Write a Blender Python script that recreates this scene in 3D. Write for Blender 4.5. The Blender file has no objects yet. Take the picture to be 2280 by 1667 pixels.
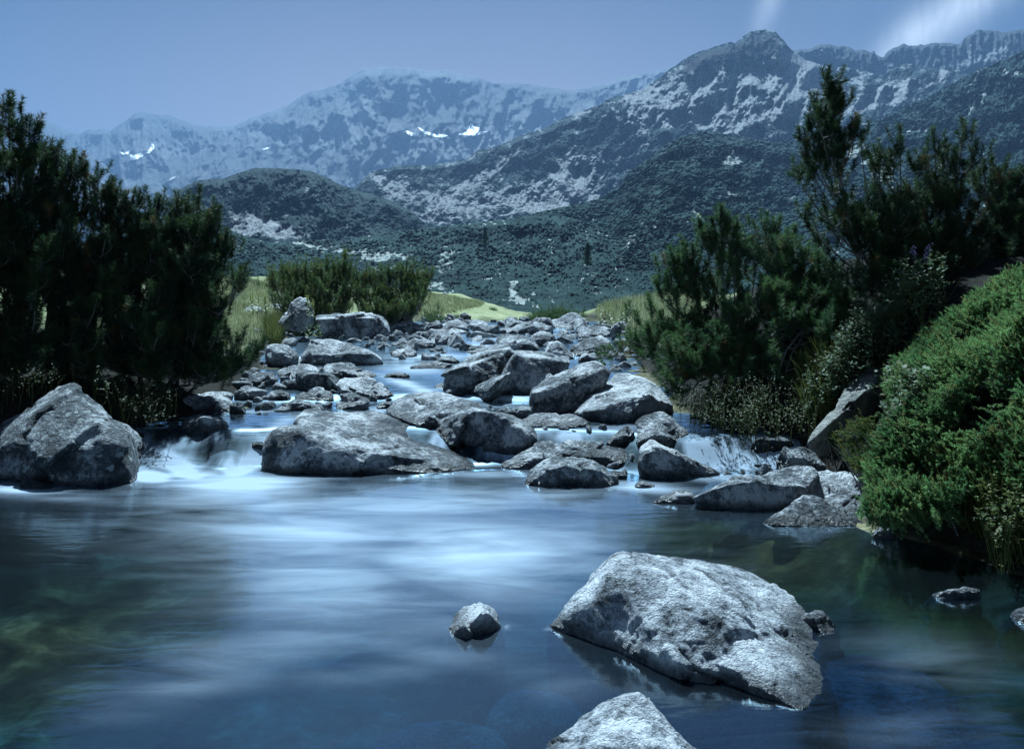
import bpy, bmesh, math, random
import numpy as np
from mathutils import Vector

# ------------------------------------------------------------------ camera, sky, sun, exposure
S = bpy.context.scene
COL = S.collection
F = 1900.0; CX = 1140.0; HY = 640.0; CZ = 1.5          # focal length in photo pixels, horizon row, eye height
cam_d = bpy.data.cameras.new("camera"); cam = bpy.data.objects.new("camera", cam_d); COL.objects.link(cam)
cam.location = (0, 0, CZ); cam.rotation_euler = (math.radians(90), 0, 0)
cam_d.sensor_width = 36; cam_d.lens = 36 * F / 2280; cam_d.shift_y = (HY - 833.5) / 2280
cam_d.clip_start = 0.05; cam_d.clip_end = 30000
S.camera = cam
S.view_settings.view_transform = 'Standard'; S.view_settings.look = 'None'
S.view_settings.gamma = 1; S.view_settings.exposure = 1.66; S.view_settings.use_curve_mapping = False

SUN_EL = math.radians(53); SUN_AZ = math.radians(-9)   # azimuth from +Y (ahead), negative = to the left
world = bpy.data.worlds.new("World"); S.world = world; world.use_nodes = True
nt = world.node_tree; nt.nodes.clear()
def N(nt, t, **k):
    n = nt.nodes.new(t)
    for a, b in k.items(): setattr(n, a, b)
    return n
def mathn(nt, op, a, b=None, c=None, clamp=False):
    n = N(nt, 'ShaderNodeMath', operation=op); n.use_clamp = clamp
    for i, v in enumerate((a, b, c)):
        if v is None: continue
        if isinstance(v, (int, float)): n.inputs[i].default_value = v
        else: nt.links.new(v, n.inputs[i])
    return n.outputs[0]
def mixc(nt, fac, a, b, blend='MIX'):
    n = N(nt, 'ShaderNodeMix', data_type='RGBA', blend_type=blend)
    for sock, v in ((n.inputs[0], fac), (n.inputs[6], a), (n.inputs[7], b)):
        if isinstance(v, (int, float)): sock.default_value = v
        elif isinstance(v, tuple): sock.default_value = (*v[:3], 1)
        else: nt.links.new(v, sock)
    return n.outputs[2]
def ramp(nt, fac, stops):
    n = N(nt, 'ShaderNodeValToRGB'); e = n.color_ramp.elements
    while len(e) < len(stops): e.new(0.5)
    for el, (p, c) in zip(e, stops):
        el.position = p; el.color = (*c, 1) if isinstance(c, tuple) else (c, c, c, 1)
    nt.links.new(fac, n.inputs[0]); return n.outputs[0]
def noise_tex(nt, vec, scale, detail=6, rough=.55, dist=0.0, kind='FBM'):
    n = N(nt, 'ShaderNodeTexNoise'); n.inputs['Scale'].default_value = scale
    n.inputs['Detail'].default_value = detail; n.inputs['Roughness'].default_value = rough
    n.inputs['Distortion'].default_value = dist
    if vec is not None: nt.links.new(vec, n.inputs['Vector'])
    return n.outputs['Fac']
def mapping(nt, vec, scale=(1, 1, 1), rot=(0, 0, 0), loc=(0, 0, 0)):
    m = N(nt, 'ShaderNodeMapping'); m.inputs['Scale'].default_value = scale
    m.inputs['Rotation'].default_value = rot; m.inputs['Location'].default_value = loc
    nt.links.new(vec, m.inputs['Vector']); return m.outputs[0]

sky = N(nt, 'ShaderNodeTexSky', sky_type='NISHITA'); sky.sun_disc = False
sky.sun_elevation = SUN_EL; sky.sun_rotation = SUN_AZ; sky.altitude = 2000
sky.air_density = 1.15; sky.dust_density = .9; sky.ozone_density = 2.6
bgn = N(nt, 'ShaderNodeBackground'); bgn.inputs[1].default_value = 0.05
outw = N(nt, 'ShaderNodeOutputWorld')
SKY_TINT = (.56, .385, .325)
skyc = mixc(nt, 1.0, sky.outputs[0], SKY_TINT, 'MULTIPLY')
# thin cirrus: bands fixed in the sky's own directions
tc = N(nt, 'ShaderNodeTexCoord'); sep = N(nt, 'ShaderNodeSeparateXYZ'); nt.links.new(tc.outputs['Generated'], sep.inputs[0])
yy = mathn(nt, 'MAXIMUM', sep.outputs[1], 0.05)
u = mathn(nt, 'DIVIDE', sep.outputs[0], yy); v = mathn(nt, 'DIVIDE', sep.outputs[2], yy)
fwd = mathn(nt, 'GREATER_THAN', sep.outputs[1], 0.05)
def band(cx, cy, dx, dy, L, W, amp):
    l = math.hypot(dx, dy); dx /= l; dy /= l
    du = mathn(nt, 'SUBTRACT', u, cx); dv = mathn(nt, 'SUBTRACT', v, cy)
    a = mathn(nt, 'ADD', mathn(nt, 'MULTIPLY', du, dx / L), mathn(nt, 'MULTIPLY', dv, dy / L))
    b = mathn(nt, 'ADD', mathn(nt, 'MULTIPLY', du, -dy / W), mathn(nt, 'MULTIPLY', dv, dx / W))
    r = mathn(nt, 'ADD', mathn(nt, 'MULTIPLY', a, a), mathn(nt, 'MULTIPLY', b, b))
    e = mathn(nt, 'POWER', 2.718, mathn(nt, 'MULTIPLY', r, -1.0))
    return mathn(nt, 'MULTIPLY', e, amp)
comb = N(nt, 'ShaderNodeCombineXYZ'); nt.links.new(u, comb.inputs[0]); nt.links.new(v, comb.inputs[1])
cm = mapping(nt, comb.outputs[0], (22, 5, 1), (0, 0, math.radians(-52)))
cn = noise_tex(nt, cm, 1.0, 6, .6, .6)
b1 = band(0.535, 0.335, 1.0, 0.72, 0.10, 0.026, 1.0)
b1b = band(0.46, 0.285, 1.0, 0.9, 0.05, 0.02, .5)
b2 = band(0.305, 0.345, 0.35, 1.0, 0.055, 0.013, 0.42)
b3 = band(0.75, 0.55, 1.0, 0.55, 0.25, 0.05, .8)
bb = mathn(nt, 'ADD', mathn(nt, 'ADD', b1, b1b), mathn(nt, 'ADD', b2, b3))
cl = mathn(nt, 'MULTIPLY', bb, mathn(nt, 'MULTIPLY_ADD', cn, 2.2, -.35, clamp=True), clamp=True)
cl = mathn(nt, 'MULTIPLY', mathn(nt, 'MULTIPLY', cl, fwd), .6)
grad = ramp(nt, v, [(.20, (1.62, 1.38, 1.12)), (.36, (.62, .64, .66)), (.62, (.38, .56, .70))])
side = mathn(nt, 'ABSOLUTE', mathn(nt, 'ADD', u, .08))
grad = mixc(nt, 1.0, grad, ramp(nt, side, [(.15, (1., 1., 1.)), (.66, (.36, .52, .70))]), 'MULTIPLY')
grad = mixc(nt, fwd, (.6, .75, .85), grad)
skyc = mixc(nt, 1.0, skyc, grad, 'MULTIPLY')
skyc = mixc(nt, cl, skyc, (10.5, 12.0, 13.5))
nt.links.new(skyc, bgn.inputs[0]); nt.links.new(bgn.outputs[0], outw.inputs[0])

sd = bpy.data.lights.new("sun", 'SUN'); sun = bpy.data.objects.new("sun", sd); COL.objects.link(sun)
sd.energy = 5.0; sd.angle = math.radians(0.5); sd.color = (0.66, 0.87, 1.0)
sdir = Vector((math.sin(SUN_AZ) * math.cos(SUN_EL), math.cos(SUN_AZ) * math.cos(SUN_EL), math.sin(SUN_EL)))
sun.rotation_euler = sdir.to_track_quat('Z', 'Y').to_euler(); sun.location = (0, 0, 30)

# ------------------------------------------------------------------ helpers
RNG = np.random.default_rng(7)
_p = np.arange(256); RNG.shuffle(_p); PERM = np.concatenate([_p, _p, _p])
_g = RNG.normal(size=(256, 3)); GRAD = _g / np.linalg.norm(_g, axis=1)[:, None]
def perlin(x, y, z=None):
    x = np.asarray(x, float); y = np.asarray(y, float)
    z = np.zeros_like(x) if z is None else np.asarray(z, float) + np.zeros_like(x)
    xi, yi, zi = np.floor(x).astype(int), np.floor(y).astype(int), np.floor(z).astype(int)
    xf, yf, zf = x - xi, y - yi, z - zi
    xi &= 255; yi &= 255; zi &= 255
    fu, fv, fw = [t * t * t * (t * (t * 6 - 15) + 10) for t in (xf, yf, zf)]
    def g(dx, dy, dz):
        h = PERM[(PERM[(PERM[(xi + dx) & 255] + yi + dy) & 255] + zi + dz) & 255]
        G = GRAD[h]; return G[..., 0] * (xf - dx) + G[..., 1] * (yf - dy) + G[..., 2] * (zf - dz)
    l = lambda a, b, t: a + t * (b - a)
    return 1.6 * l(l(l(g(0,0,0), g(1,0,0), fu), l(g(0,1,0), g(1,1,0), fu), fv),
                   l(l(g(0,0,1), g(1,0,1), fu), l(g(0,1,1), g(1,1,1), fu), fv), fw)
def fbm(x, y, z=None, o=5, r=.5):
    s = 0; a = 1; f = 1; t = 0
    for i in range(o):
        s = s + a * perlin(x * f + i * 17.3, y * f + i * 5.1, None if z is None else z * f + i * 9.7); t += a; a *= r; f *= 2.03
    return s / t
def ridged(x, y, z=None, o=5, r=.5):
    s = 0; a = 1; f = 1; t = 0
    for i in range(o):
        s = s + a * (1 - 2 * np.abs(perlin(x * f + i * 11.3, y * f + i * 3.1, None if z is None else z * f + i * 7.7))); t += a; a *= r; f *= 2.07
    return s / t
def sstep(a, b, x):
    t = np.clip((x - a) / (b - a), 0, 1); return t * t * (3 - 2 * t)
def P(px, py, Y):
    return np.array([(px - CX) / F * Y, Y, CZ - (py - HY) / F * Y])
def tag(o, label=None, cat=None, group=None, kind=None):
    if label: o['label'] = label
    if cat: o['category'] = cat
    if group: o['group'] = group
    if kind: o['kind'] = kind
    return o
def mesh_np(name, V, Fc, mat, smooth=True, attrs=None, parent=None):
    """V (n,3); Fc int array (m,3) or (m,4)"""
    me = bpy.data.meshes.new(name); V = np.asarray(V, np.float32); Fc = np.asarray(Fc, np.int32)
    k = Fc.shape[1]; m = len(Fc)
    me.vertices.add(len(V)); me.vertices.foreach_set('co', V.ravel())
    me.loops.add(m * k); me.loops.foreach_set('vertex_index', Fc.ravel())
    me.polygons.add(m); me.polygons.foreach_set('loop_start', np.arange(0, m * k, k, dtype=np.int32))
    me.update(calc_edges=True)
    if smooth: me.polygons.foreach_set('use_smooth', np.ones(m, bool))
    for an, av in (attrs or {}).items():
        a = me.attributes.new(an, 'FLOAT', 'POINT'); a.data.foreach_set('value', np.asarray(av, np.float32).ravel())
    me.materials.append(mat)
    o = bpy.data.objects.new(name, me); COL.objects.link(o)
    if parent: o.parent = parent
    return o
def grid_faces(nr, nc):
    i = np.arange(nr - 1)[:, None] * nc + np.arange(nc - 1)[None, :]
    i = i.ravel(); return np.stack([i, i + 1, i + nc + 1, i + nc], 1)
def in_poly(poly, x, y):
    x = np.asarray(x, float); y = np.asarray(y, float); ins = np.zeros(x.shape, bool); n = len(poly)
    for i in range(n):
        x1, y1 = poly[i]; x2, y2 = poly[(i + 1) % n]
        if y1 == y2: continue
        c = ((y1 > y) != (y2 > y)) & (x < (x2 - x1) * (y - y1) / (y2 - y1) + x1); ins ^= c
    return ins
def blob(px, py, cx, cy, rx, ry, ang=0.0):
    a = math.radians(ang); dx = px - cx; dy = py - cy
    u = (dx * math.cos(a) + dy * math.sin(a)) / rx; v = (-dx * math.sin(a) + dy * math.cos(a)) / ry
    return np.exp(-(u * u + v * v))

# ------------------------------------------------------------------ materials
def new_mat(name):
    m = bpy.data.materials.new(name); m.use_nodes = True; t = m.node_tree; t.nodes.clear()
    out = N(t, 'ShaderNodeOutputMaterial'); return m, t, out
def attr(t, name): return N(t, 'ShaderNodeAttribute', attribute_name=name).outputs['Fac']
def principled(t, out, col, rough=.8, bump=None, bstr=.5, bdist=.02, spec=.3):
    p = N(t, 'ShaderNodeBsdfPrincipled')
    if isinstance(col, tuple): p.inputs['Base Color'].default_value = (*col, 1)
    else: t.links.new(col, p.inputs['Base Color'])
    if isinstance(rough, (int, float)): p.inputs['Roughness'].default_value = rough
    else: t.links.new(rough, p.inputs['Roughness'])
    p.inputs['Specular IOR Level'].default_value = spec
    if bump is not None:
        b = N(t, 'ShaderNodeBump'); b.inputs['Strength'].default_value = bstr; b.inputs['Distance'].default_value = bdist
        t.links.new(bump, b.inputs['Height']); t.links.new(b.outputs[0], p.inputs['Normal'])
    t.links.new(p.outputs[0], out.inputs[0]); return p

def rock_material(name, dark, mid, pale, lichen=.5, scale=1.0, warm=None):
    m, t, out = new_mat(name)
    tc = N(t, 'ShaderNodeTexCoord').outputs['Object']
    oi = N(t, 'ShaderNodeObjectInfo')
    va = N(t, 'ShaderNodeVectorMath', operation='ADD'); t.links.new(tc, va.inputs[0]); t.links.new(oi.outputs['Location'], va.inputs[1])
    c = va.outputs[0]
    n1 = noise_tex(t, c, 3.2 * scale, 8, .62, .3)
    n2 = noise_tex(t, c, 22 * scale, 8, .7, .2)
    n3 = noise_tex(t, c, 70 * scale, 5, .7)
    mixn = mathn(t, 'ADD', mathn(t, 'MULTIPLY', n1, .5), mathn(t, 'ADD', mathn(t, 'MULTIPLY', n2, .32), mathn(t, 'MULTIPLY', n3, .18)))
    col = ramp(t, mixn, [(.42, dark), (.49, mid), (.555, pale)])
    # lichen rosettes
    vo = N(t, 'ShaderNodeTexVoronoi'); vo.inputs['Scale'].default_value = 9 * scale; vo.inputs['Randomness'].default_value = 1
    wn = N(t, 'ShaderNodeTexNoise'); wn.inputs['Scale'].default_value = 14 * scale; wn.inputs['Detail'].default_value = 4; t.links.new(c, wn.inputs['Vector'])
    wv = N(t, 'ShaderNodeVectorMath', operation='MULTIPLY_ADD'); t.links.new(wn.outputs['Color'], wv.inputs[0]); wv.inputs[1].default_value = (.12, .12, .12); t.links.new(c, wv.inputs[2])
    t.links.new(wv.outputs[0], vo.inputs['Vector'])
    li = mathn(t, 'LESS_THAN', vo.outputs['Distance'], .30)
    sel = mathn(t, 'GREATER_THAN', noise_tex(t, c, 5 * scale, 2), .60 - .1 * lichen)
    li = mathn(t, 'MULTIPLY', mathn(t, 'MULTIPLY', li, sel), lichen)
    col = mixc(t, li, col, (.36, .41, .41))
    if warm:
        wsel = ramp(t, noise_tex(t, c, 2.3, 4), [(.5, 0.0), (.62, 1.0)])
        col = mixc(t, mathn(t, 'MULTIPLY', wsel, .5), col, warm)
    # moss in hollows facing up, wet dark band at the waterline
    ms = ramp(t, noise_tex(t, c, 4.5, 5, .7), [(.60, 0.0), (.68, 1.0)])
    ms = mathn(t, 'MULTIPLY', ms, attr(t, 'moss'))
    col = mixc(t, ms, col, (.035, .055, .018))
    wet = attr(t, 'wet')
    col = mixc(t, mathn(t, 'MULTIPLY', wet, .82), col, (.012, .015, .017))
    rough = mathn(t, 'MULTIPLY_ADD', wet, -.55, .82)
    pit = N(t, 'ShaderNodeTexVoronoi'); pit.inputs['Scale'].default_value = 30 * scale; t.links.new(wv.outputs[0], pit.inputs['Vector'])
    h = mathn(t, 'ADD', mathn(t, 'MULTIPLY', n2, 1.2), mathn(t, 'ADD', mathn(t, 'MULTIPLY', n3, .5), mathn(t, 'MULTIPLY', pit.outputs['Distance'], .5)))
    principled(t, out, col, rough, h, 1.0, .045 / scale, .35)
    return m
M_ROCK = rock_material("grey_granite", (.022, .030, .036), (.12, .138, .155), (.52, .54, .56), .35)
M_ROCK2 = rock_material("pale_granite", (.06, .07, .08), (.24, .26, .28), (.60, .62, .64), .2)
M_ROCK3 = rock_material("lichened_granite", (.018, .025, .030), (.075, .092, .105), (.38, .41, .43), .8)
M_FORE = rock_material("pitted_granite", (.03, .04, .045), (.30, .325, .36), (.62, .65, .68), .5, 1.7)
M_BANK = rock_material("warm_granite", (.07, .07, .065), (.19, .19, .175), (.32, .32, .29), .2)

def soil_material():
    m, t, out = new_mat("bank_soil")
    pos = N(t, 'ShaderNodeNewGeometry').outputs['Position']
    g = attr(t, 'grass'); bed = attr(t, 'bed')
    n1 = noise_tex(t, pos, .9, 6); n2 = noise_tex(t, pos, 9, 6, .7); n3 = noise_tex(t, pos, .25, 4)
    soil = ramp(t, n2, [(.3, (.006, .006, .005)), (.7, (.022, .019, .014))])
    grass = ramp(t, mathn(t, 'ADD', mathn(t, 'MULTIPLY', n1, .55), mathn(t, 'MULTIPLY', n2, .45)), [(.34, (.11, .13, .055)), (.5, (.20, .225, .11)), (.66, (.34, .34, .22))])
    col = mixc(t, g, soil, grass)
    nbd = noise_tex(t, pos, 1.4, 5, .6, .8)
    bedc = mixc(t, 1.0, ramp(t, n2, [(.3, (.35, .35, .35)), (.7, (1., 1., 1.))]), ramp(t, nbd, [(.40, (.02, .022, .012)), (.52, (.11, .105, .055)), (.64, (.36, .33, .20))]), 'MULTIPLY')
    col = mixc(t, bed, col, bedc)
    pathw = attr(t, 'path'); col = mixc(t, pathw, col, (.36, .33, .24))
    principled(t, out, col, .95, n2, .8, .05, .1)
    return m
def N_sep(t, c):
    s = N(t, 'ShaderNodeSeparateColor'); t.links.new(c, s.inputs[0]); return s.outputs[0]
M_GROUND = soil_material()

def water_material():
    m, t, out = new_mat("silky_water")
    pos = N(t, 'ShaderNodeNewGeometry').outputs['Position']
    foam_and_sheen = attr(t, 'foam_and_sheen')
    sm = mapping(t, pos, (.55, 1.7, 1)); s1 = noise_tex(t, sm, 1.5, 5, .5, .9)
    sm2 = mapping(t, pos, (1.0, 3.2, 1), (0, 0, .25)); s2 = noise_tex(t, sm2, 1.1, 4, .5, 1.4)
    st = ramp(t, mathn(t, 'ADD', mathn(t, 'MULTIPLY', s1, .6), mathn(t, 'MULTIPLY', s2, .4)), [(.36, 0.0), (.66, 1.0)])
    sm3 = mapping(t, pos, (7.5, 1.3, .6), (0, 0, .12)); s3 = ramp(t, noise_tex(t, sm3, 1.0, 5, .55, .8), [(.38, .15), (.58, 1.0)])
    st = mixc(t, attr(t, 'steep'), st, s3)
    # foam 0..1: froth, with painted sky brightness over the pool; broken by streaks where thin
    k = mathn(t, 'MULTIPLY', foam_and_sheen, mathn(t, 'MULTIPLY_ADD', st, 1.05, mathn(t, 'MULTIPLY_ADD', foam_and_sheen, 1.1, -.22)), clamp=True)
    fr = N(t, 'ShaderNodeFresnel'); fr.inputs[0].default_value = 1.36
    bn = N(t, 'ShaderNodeBump'); bn.inputs['Strength'].default_value = .05; bn.inputs['Distance'].default_value = .06
    bh = noise_tex(t, mapping(t, pos, (1.2, 3.4, 1)), 2.2, 3, .5, 1.0); t.links.new(bh, bn.inputs['Height'])
    t.links.new(bn.outputs[0], fr.inputs['Normal'])
    tr = N(t, 'ShaderNodeBsdfTransparent'); t.links.new(mixc(t, attr(t, 'shallow'), (.05, .25, .46), (1.0, .90, .50)), tr.inputs[0])
    gl = N(t, 'ShaderNodeBsdfGlossy'); t.links.new(mathn(t, 'MULTIPLY_ADD', attr(t, 'steep'), .45, .13), gl.inputs['Roughness']); gl.inputs[0].default_value = (.60, .82, 1, 1)
    t.links.new(bn.outputs[0], gl.inputs['Normal'])
    mx = N(t, 'ShaderNodeMixShader'); t.links.new(mathn(t, 'MULTIPLY', mathn(t, 'MULTIPLY_ADD', fr.outputs[0], 2.3, .02, clamp=True), mathn(t, 'MULTIPLY_ADD', attr(t, 'steep'), -.85, 1.0)), mx.inputs[0])
    t.links.new(tr.outputs[0], mx.inputs[1]); t.links.new(gl.outputs[0], mx.inputs[2])
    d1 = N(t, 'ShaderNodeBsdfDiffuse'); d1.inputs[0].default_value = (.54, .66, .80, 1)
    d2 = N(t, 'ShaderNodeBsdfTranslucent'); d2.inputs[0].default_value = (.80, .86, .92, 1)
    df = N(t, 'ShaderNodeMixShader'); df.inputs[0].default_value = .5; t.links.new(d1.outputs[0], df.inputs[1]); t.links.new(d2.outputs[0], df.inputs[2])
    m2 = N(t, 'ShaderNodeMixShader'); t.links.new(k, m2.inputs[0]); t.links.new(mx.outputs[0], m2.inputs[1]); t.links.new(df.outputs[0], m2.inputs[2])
    t.links.new(m2.outputs[0], out.inputs[0]); return m
M_WATER = water_material()

def needle_material(name, c1, c2, trans=.25):
    m, t, out = new_mat(name)
    pos = N(t, 'ShaderNodeNewGeometry').outputs['Position']
    col = mixc(t, ramp(t, noise_tex(t, pos, 3.0, 3), [(.4, 0.0), (.6, 1.0)]), c1, c2)
    col = mixc(t, mathn(t, 'MULTIPLY', attr(t, 'dry'), .8), col, (.16, .10, .035))
    p = N(t, 'ShaderNodeBsdfPrincipled'); t.links.new(col, p.inputs['Base Color']); p.inputs['Roughness'].default_value = .62
    p.inputs['Specular IOR Level'].default_value = .2
    tl = N(t, 'ShaderNodeBsdfTranslucent'); t.links.new(col, tl.inputs[0])
    mx = N(t, 'ShaderNodeMixShader'); mx.inputs[0].default_value = trans
    t.links.new(p.outputs[0], mx.inputs[1]); t.links.new(tl.outputs[0], mx.inputs[2]); t.links.new(mx.outputs[0], out.inputs[0])
    return m
M_PINE = needle_material("pine_needles", (.017, .042, .020), (.046, .084, .028), .3)
M_PINE_MID = needle_material("pine_needles_sunny", (.045, .085, .028), (.095, .14, .042), .35)  # lit copy of the needles: sunshine on the mid bushes put into the colour
M_PINE_R = needle_material("pine_needles_green", (.036, .080, .034), (.074, .135, .048), .4)
M_JUN = needle_material("juniper_leaves", (.050, .125, .045), (.13, .24, .085), .5)
M_LEAF = needle_material("shrub_leaves", (.05, .10, .05), (.10, .16, .09), .3)
M_GRASS = needle_material("grass_blades", (.18, .23, .12), (.38, .41, .25), .35)
M_DGRASS = needle_material("dark_grass_blades", (.035, .07, .02), (.09, .13, .035), .35)
M_FLOWER, _t, _o = new_mat("yellow_flowers"); principled(_t, _o, (.42, .46, .12), .7)
M_FLOWW, _t, _o = new_mat("pale_flowers"); principled(_t, _o, (.42, .34, .55), .7)
M_SNOW, _t, _o = new_mat("snow")
principled(_t, _o, (.93, .93, .93), .6)
M_BARK, _t, _o = new_mat("grey_bark")
_pos = N(_t, 'ShaderNodeNewGeometry').outputs['Position']
principled(_t, _o, ramp(_t, noise_tex(_t, _pos, 30, 4), [(.3, (.08, .075, .065)), (.7, (.27, .27, .25))]), .7, spec=.3)

def mountain_material(name, veg1, veg2, scr1, scr2, sz, soft=(.34, .64)):
    """sz: size in metres of the finest boulders in the scree"""
    m, t, out = new_mat(name)
    pos = N(t, 'ShaderNodeNewGeometry').outputs['Position']
    s = attr(t, 'scree'); rk = attr(t, 'cliff')
    nf = noise_tex(t, pos, 1 / (sz * 5), 8, .75)
    vo = N(t, 'ShaderNodeTexVoronoi'); vo.inputs['Scale'].default_value = 1 / sz; t.links.new(pos, vo.inputs['Vector'])
    sc = mathn(t, 'ADD', mathn(t, 'MULTIPLY', N_sep(t, vo.outputs['Color']), .5), mathn(t, 'MULTIPLY', nf, .5))
    scol = ramp(t, sc, [(.25, scr1), (.50, tuple(.5 * (a + b) for a, b in zip(scr1, scr2))), (.72, scr2)])
    nb = noise_tex(t, pos, 1 / (sz * 16), 6, .65)
    vcol = ramp(t, mathn(t, 'ADD', mathn(t, 'MULTIPLY', nb, .45), mathn(t, 'MULTIPLY', nf, .55)), [(.42, veg1), (.57, veg2)])
    edge = mathn(t, 'ADD', s, mathn(t, 'MULTIPLY_ADD', nf, 1.7, -.85))
    k = ramp(t, edge, [(soft[0], 0.0), (soft[1], 1.0)])
    col = mixc(t, k, vcol, scol)
    ccol = ramp(t, nf, [(.35, (.006, .008, .010)), (.6, (.035, .038, .042))])
    col = mixc(t, ramp(t, mathn(t, 'ADD', rk, mathn(t, 'MULTIPLY_ADD', nf, .8, -.4)), [(.42, 0.0), (.58, 1.0)]), col, ccol)
    h = mathn(t, 'ADD', nf, mathn(t, 'MULTIPLY', vo.outputs['Distance'], .5))
    principled(t, out, col, .95, h, .9, sz * 1.6, .05)
    return m

# ------------------------------------------------------------------ water level, banks, ground
def lin(x, xs, ys): return np.interp(x, xs, ys)
def ledge(X): return lin(X, [-6, -3.5, -2.2, 0, 1.2, 2.0, 3.0], [6.6, 6.9, 7.05, 7.1, 6.75, 6.75, 6.7])
PT = [0, .18, .45, .62, 1.6, 2.0, 2.4, 3.6, 4.4, 6.5, 7.0, 9.0, 9.6, 15, 22, 30]
PZ = [0, .03, .17, .235, .26, .275, .325, .345, .385, .395, .425, .43, .455, .50, .55, .6]
def W(X, Y):
    X = np.asarray(X, float); Y = np.asarray(Y, float)
    t = Y - ledge(X) - .14 * perlin(X * 1.1 + 3, Y * .25) - .10 * perlin(X * 3.1 + 8, Y * .3)
    return (lin(t - .10, PT, PZ) + lin(t - .05, PT, PZ) + lin(t, PT, PZ) + lin(t + .05, PT, PZ) + lin(t + .10, PT, PZ)) / 5
def XL(Y): return lin(Y, [0, 5.5, 6.6, 7.5, 9, 12, 16, 20, 25, 28], [-7, -6.5, -5.2, -3.5, -2.95, -3.5, -4.6, -5.0, -4.2, -2.5])
def XR(Y): return lin(Y, [0, 3, 4.67, 5.4, 6.2, 6.9, 7.5, 8.6, 11, 14, 18, 25, 28], [3.6, 3.1, 2.75, 2.3, 2.35, 2.5, 2.35, 1.75, 1.8, 2.0, 2.6, 2.9, 2.0])
def ground(X, Y):
    X = np.asarray(X, float); Y = np.asarray(Y, float)
    w = W(X, Y); xl, xr = XL(Y), XR(Y)
    din = np.minimum(X - xl, xr - X)                     # >0 in the channel
    pool = sstep(7.0, 6.0, Y) * sstep(-2.0, .6, Y)
    depth = (.10 + .34 * pool) * sstep(0, .8 + .8 * pool, din)
    z = w - depth
    dl = np.maximum(xl - X, 0); dr = np.maximum(X - xr, 0)
    farl = sstep(11, 17, Y)
    z = z + np.where(dl > 0, (.30 * (1 - np.exp(-dl / .5)) + .04 * dl) * (1 - farl) + farl * (.12 * (1 - np.exp(-dl / .5)) + .20 * np.minimum(dl, 5) + .03 * dl), 0)
    z = z + np.where(dr > 0, 1.6 * (1 - np.exp(-dr / 1.3)) * (1 - .6 * sstep(11, 16, Y)) + .05 * dr * sstep(14, 10, Y), 0)
    mz = lin(X, [-60, -14, -4.5, -3, -1, .24, 2, 6, 12, 40], [3.2, 1.85, 1.14, 1.02, .43, .0, -.2, -.1, .8, 5])
    k = sstep(25, 44, Y); z = z * (1 - k) + mz * k
    z = z + (np.clip(Y, 52, None) - 52) * -.05 * (Y > 52)
    n = fbm(X * .9, Y * .9, o=4) * .10 + fbm(X * .18, Y * .18 + 7, o=3) * .25 * sstep(14, 40, Y)
    pebb = fbm(X * 2.2 + 4, Y * 2.8, o=3)
    return z + n * np.where(din > 0, .5, 1) + np.where(din > .1, .10 * np.maximum(pebb, 0), 0)
ROWS_Y = np.concatenate([np.linspace(-40, -1, 20), np.linspace(-.9, 3, 30), 3 * np.exp(np.linspace(0.01, math.log(130 / 3), 620))])
def ground_mesh():
    us = np.concatenate([np.linspace(-3.2, -.85, 60), np.linspace(-.845, .845, 560), np.linspace(.85, 3.2, 60)])
    Y = ROWS_Y[:, None]; X = us[None, :] * np.maximum(np.abs(Y), 2.5) ; Y = Y + 0 * X
    Z = ground(X, Y); V = np.stack([X, Y, Z], -1).reshape(-1, 3)
    xl, xr = XL(Y), XR(Y); w = W(X, Y); din = np.minimum(X - xl, xr - X)
    bed = sstep(-.05, .15, din) * (Y < 27)
    g = np.clip(sstep(11.5, 14, Y) * 1.0, 0, 1) * sstep(-.1, -.5, din) + sstep(26, 30, Y)
    g = np.clip(g, 0, 1) * (1 - .6 * sstep(.25, .5, fbm(X * .5, Y * .35, o=4)))
    px = X / np.maximum(Y, 1) * F + CX; py = HY - (Z - CZ) / np.maximum(Y, 1) * F
    pth = np.exp(-((px - lin(py, [655, 680, 700, 712], [985, 1002, 985, 960])) / 7) ** 2) * (Y > 27) * (py < 712)
    pth = np.maximum(pth, .5 * np.exp(-((py - 663 - .0 * px) / 2.2) ** 2) * (px > 950) * (px < 1060) * (Y > 27))
    o = mesh_np('ground', V, grid_faces(*X.shape), M_GROUND, attrs=dict(grass=g, bed=bed, path=pth * .8))
    tag(o, 'earth and grass banks with the stony bed of the stream', kind='structure')
ground_mesh()

def depth_on(px, py, fn=W):
    Ys = np.concatenate([np.arange(1.2, 12, .01), np.arange(12, 60, .05)])
    X = (px - CX) / F * Ys; z = CZ - (py - HY) / F * Ys
    h = fn(X, Ys) <= z
    i = np.argmin(h) if not h.all() else len(Ys) - 1
    return float(Ys[i])

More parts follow.
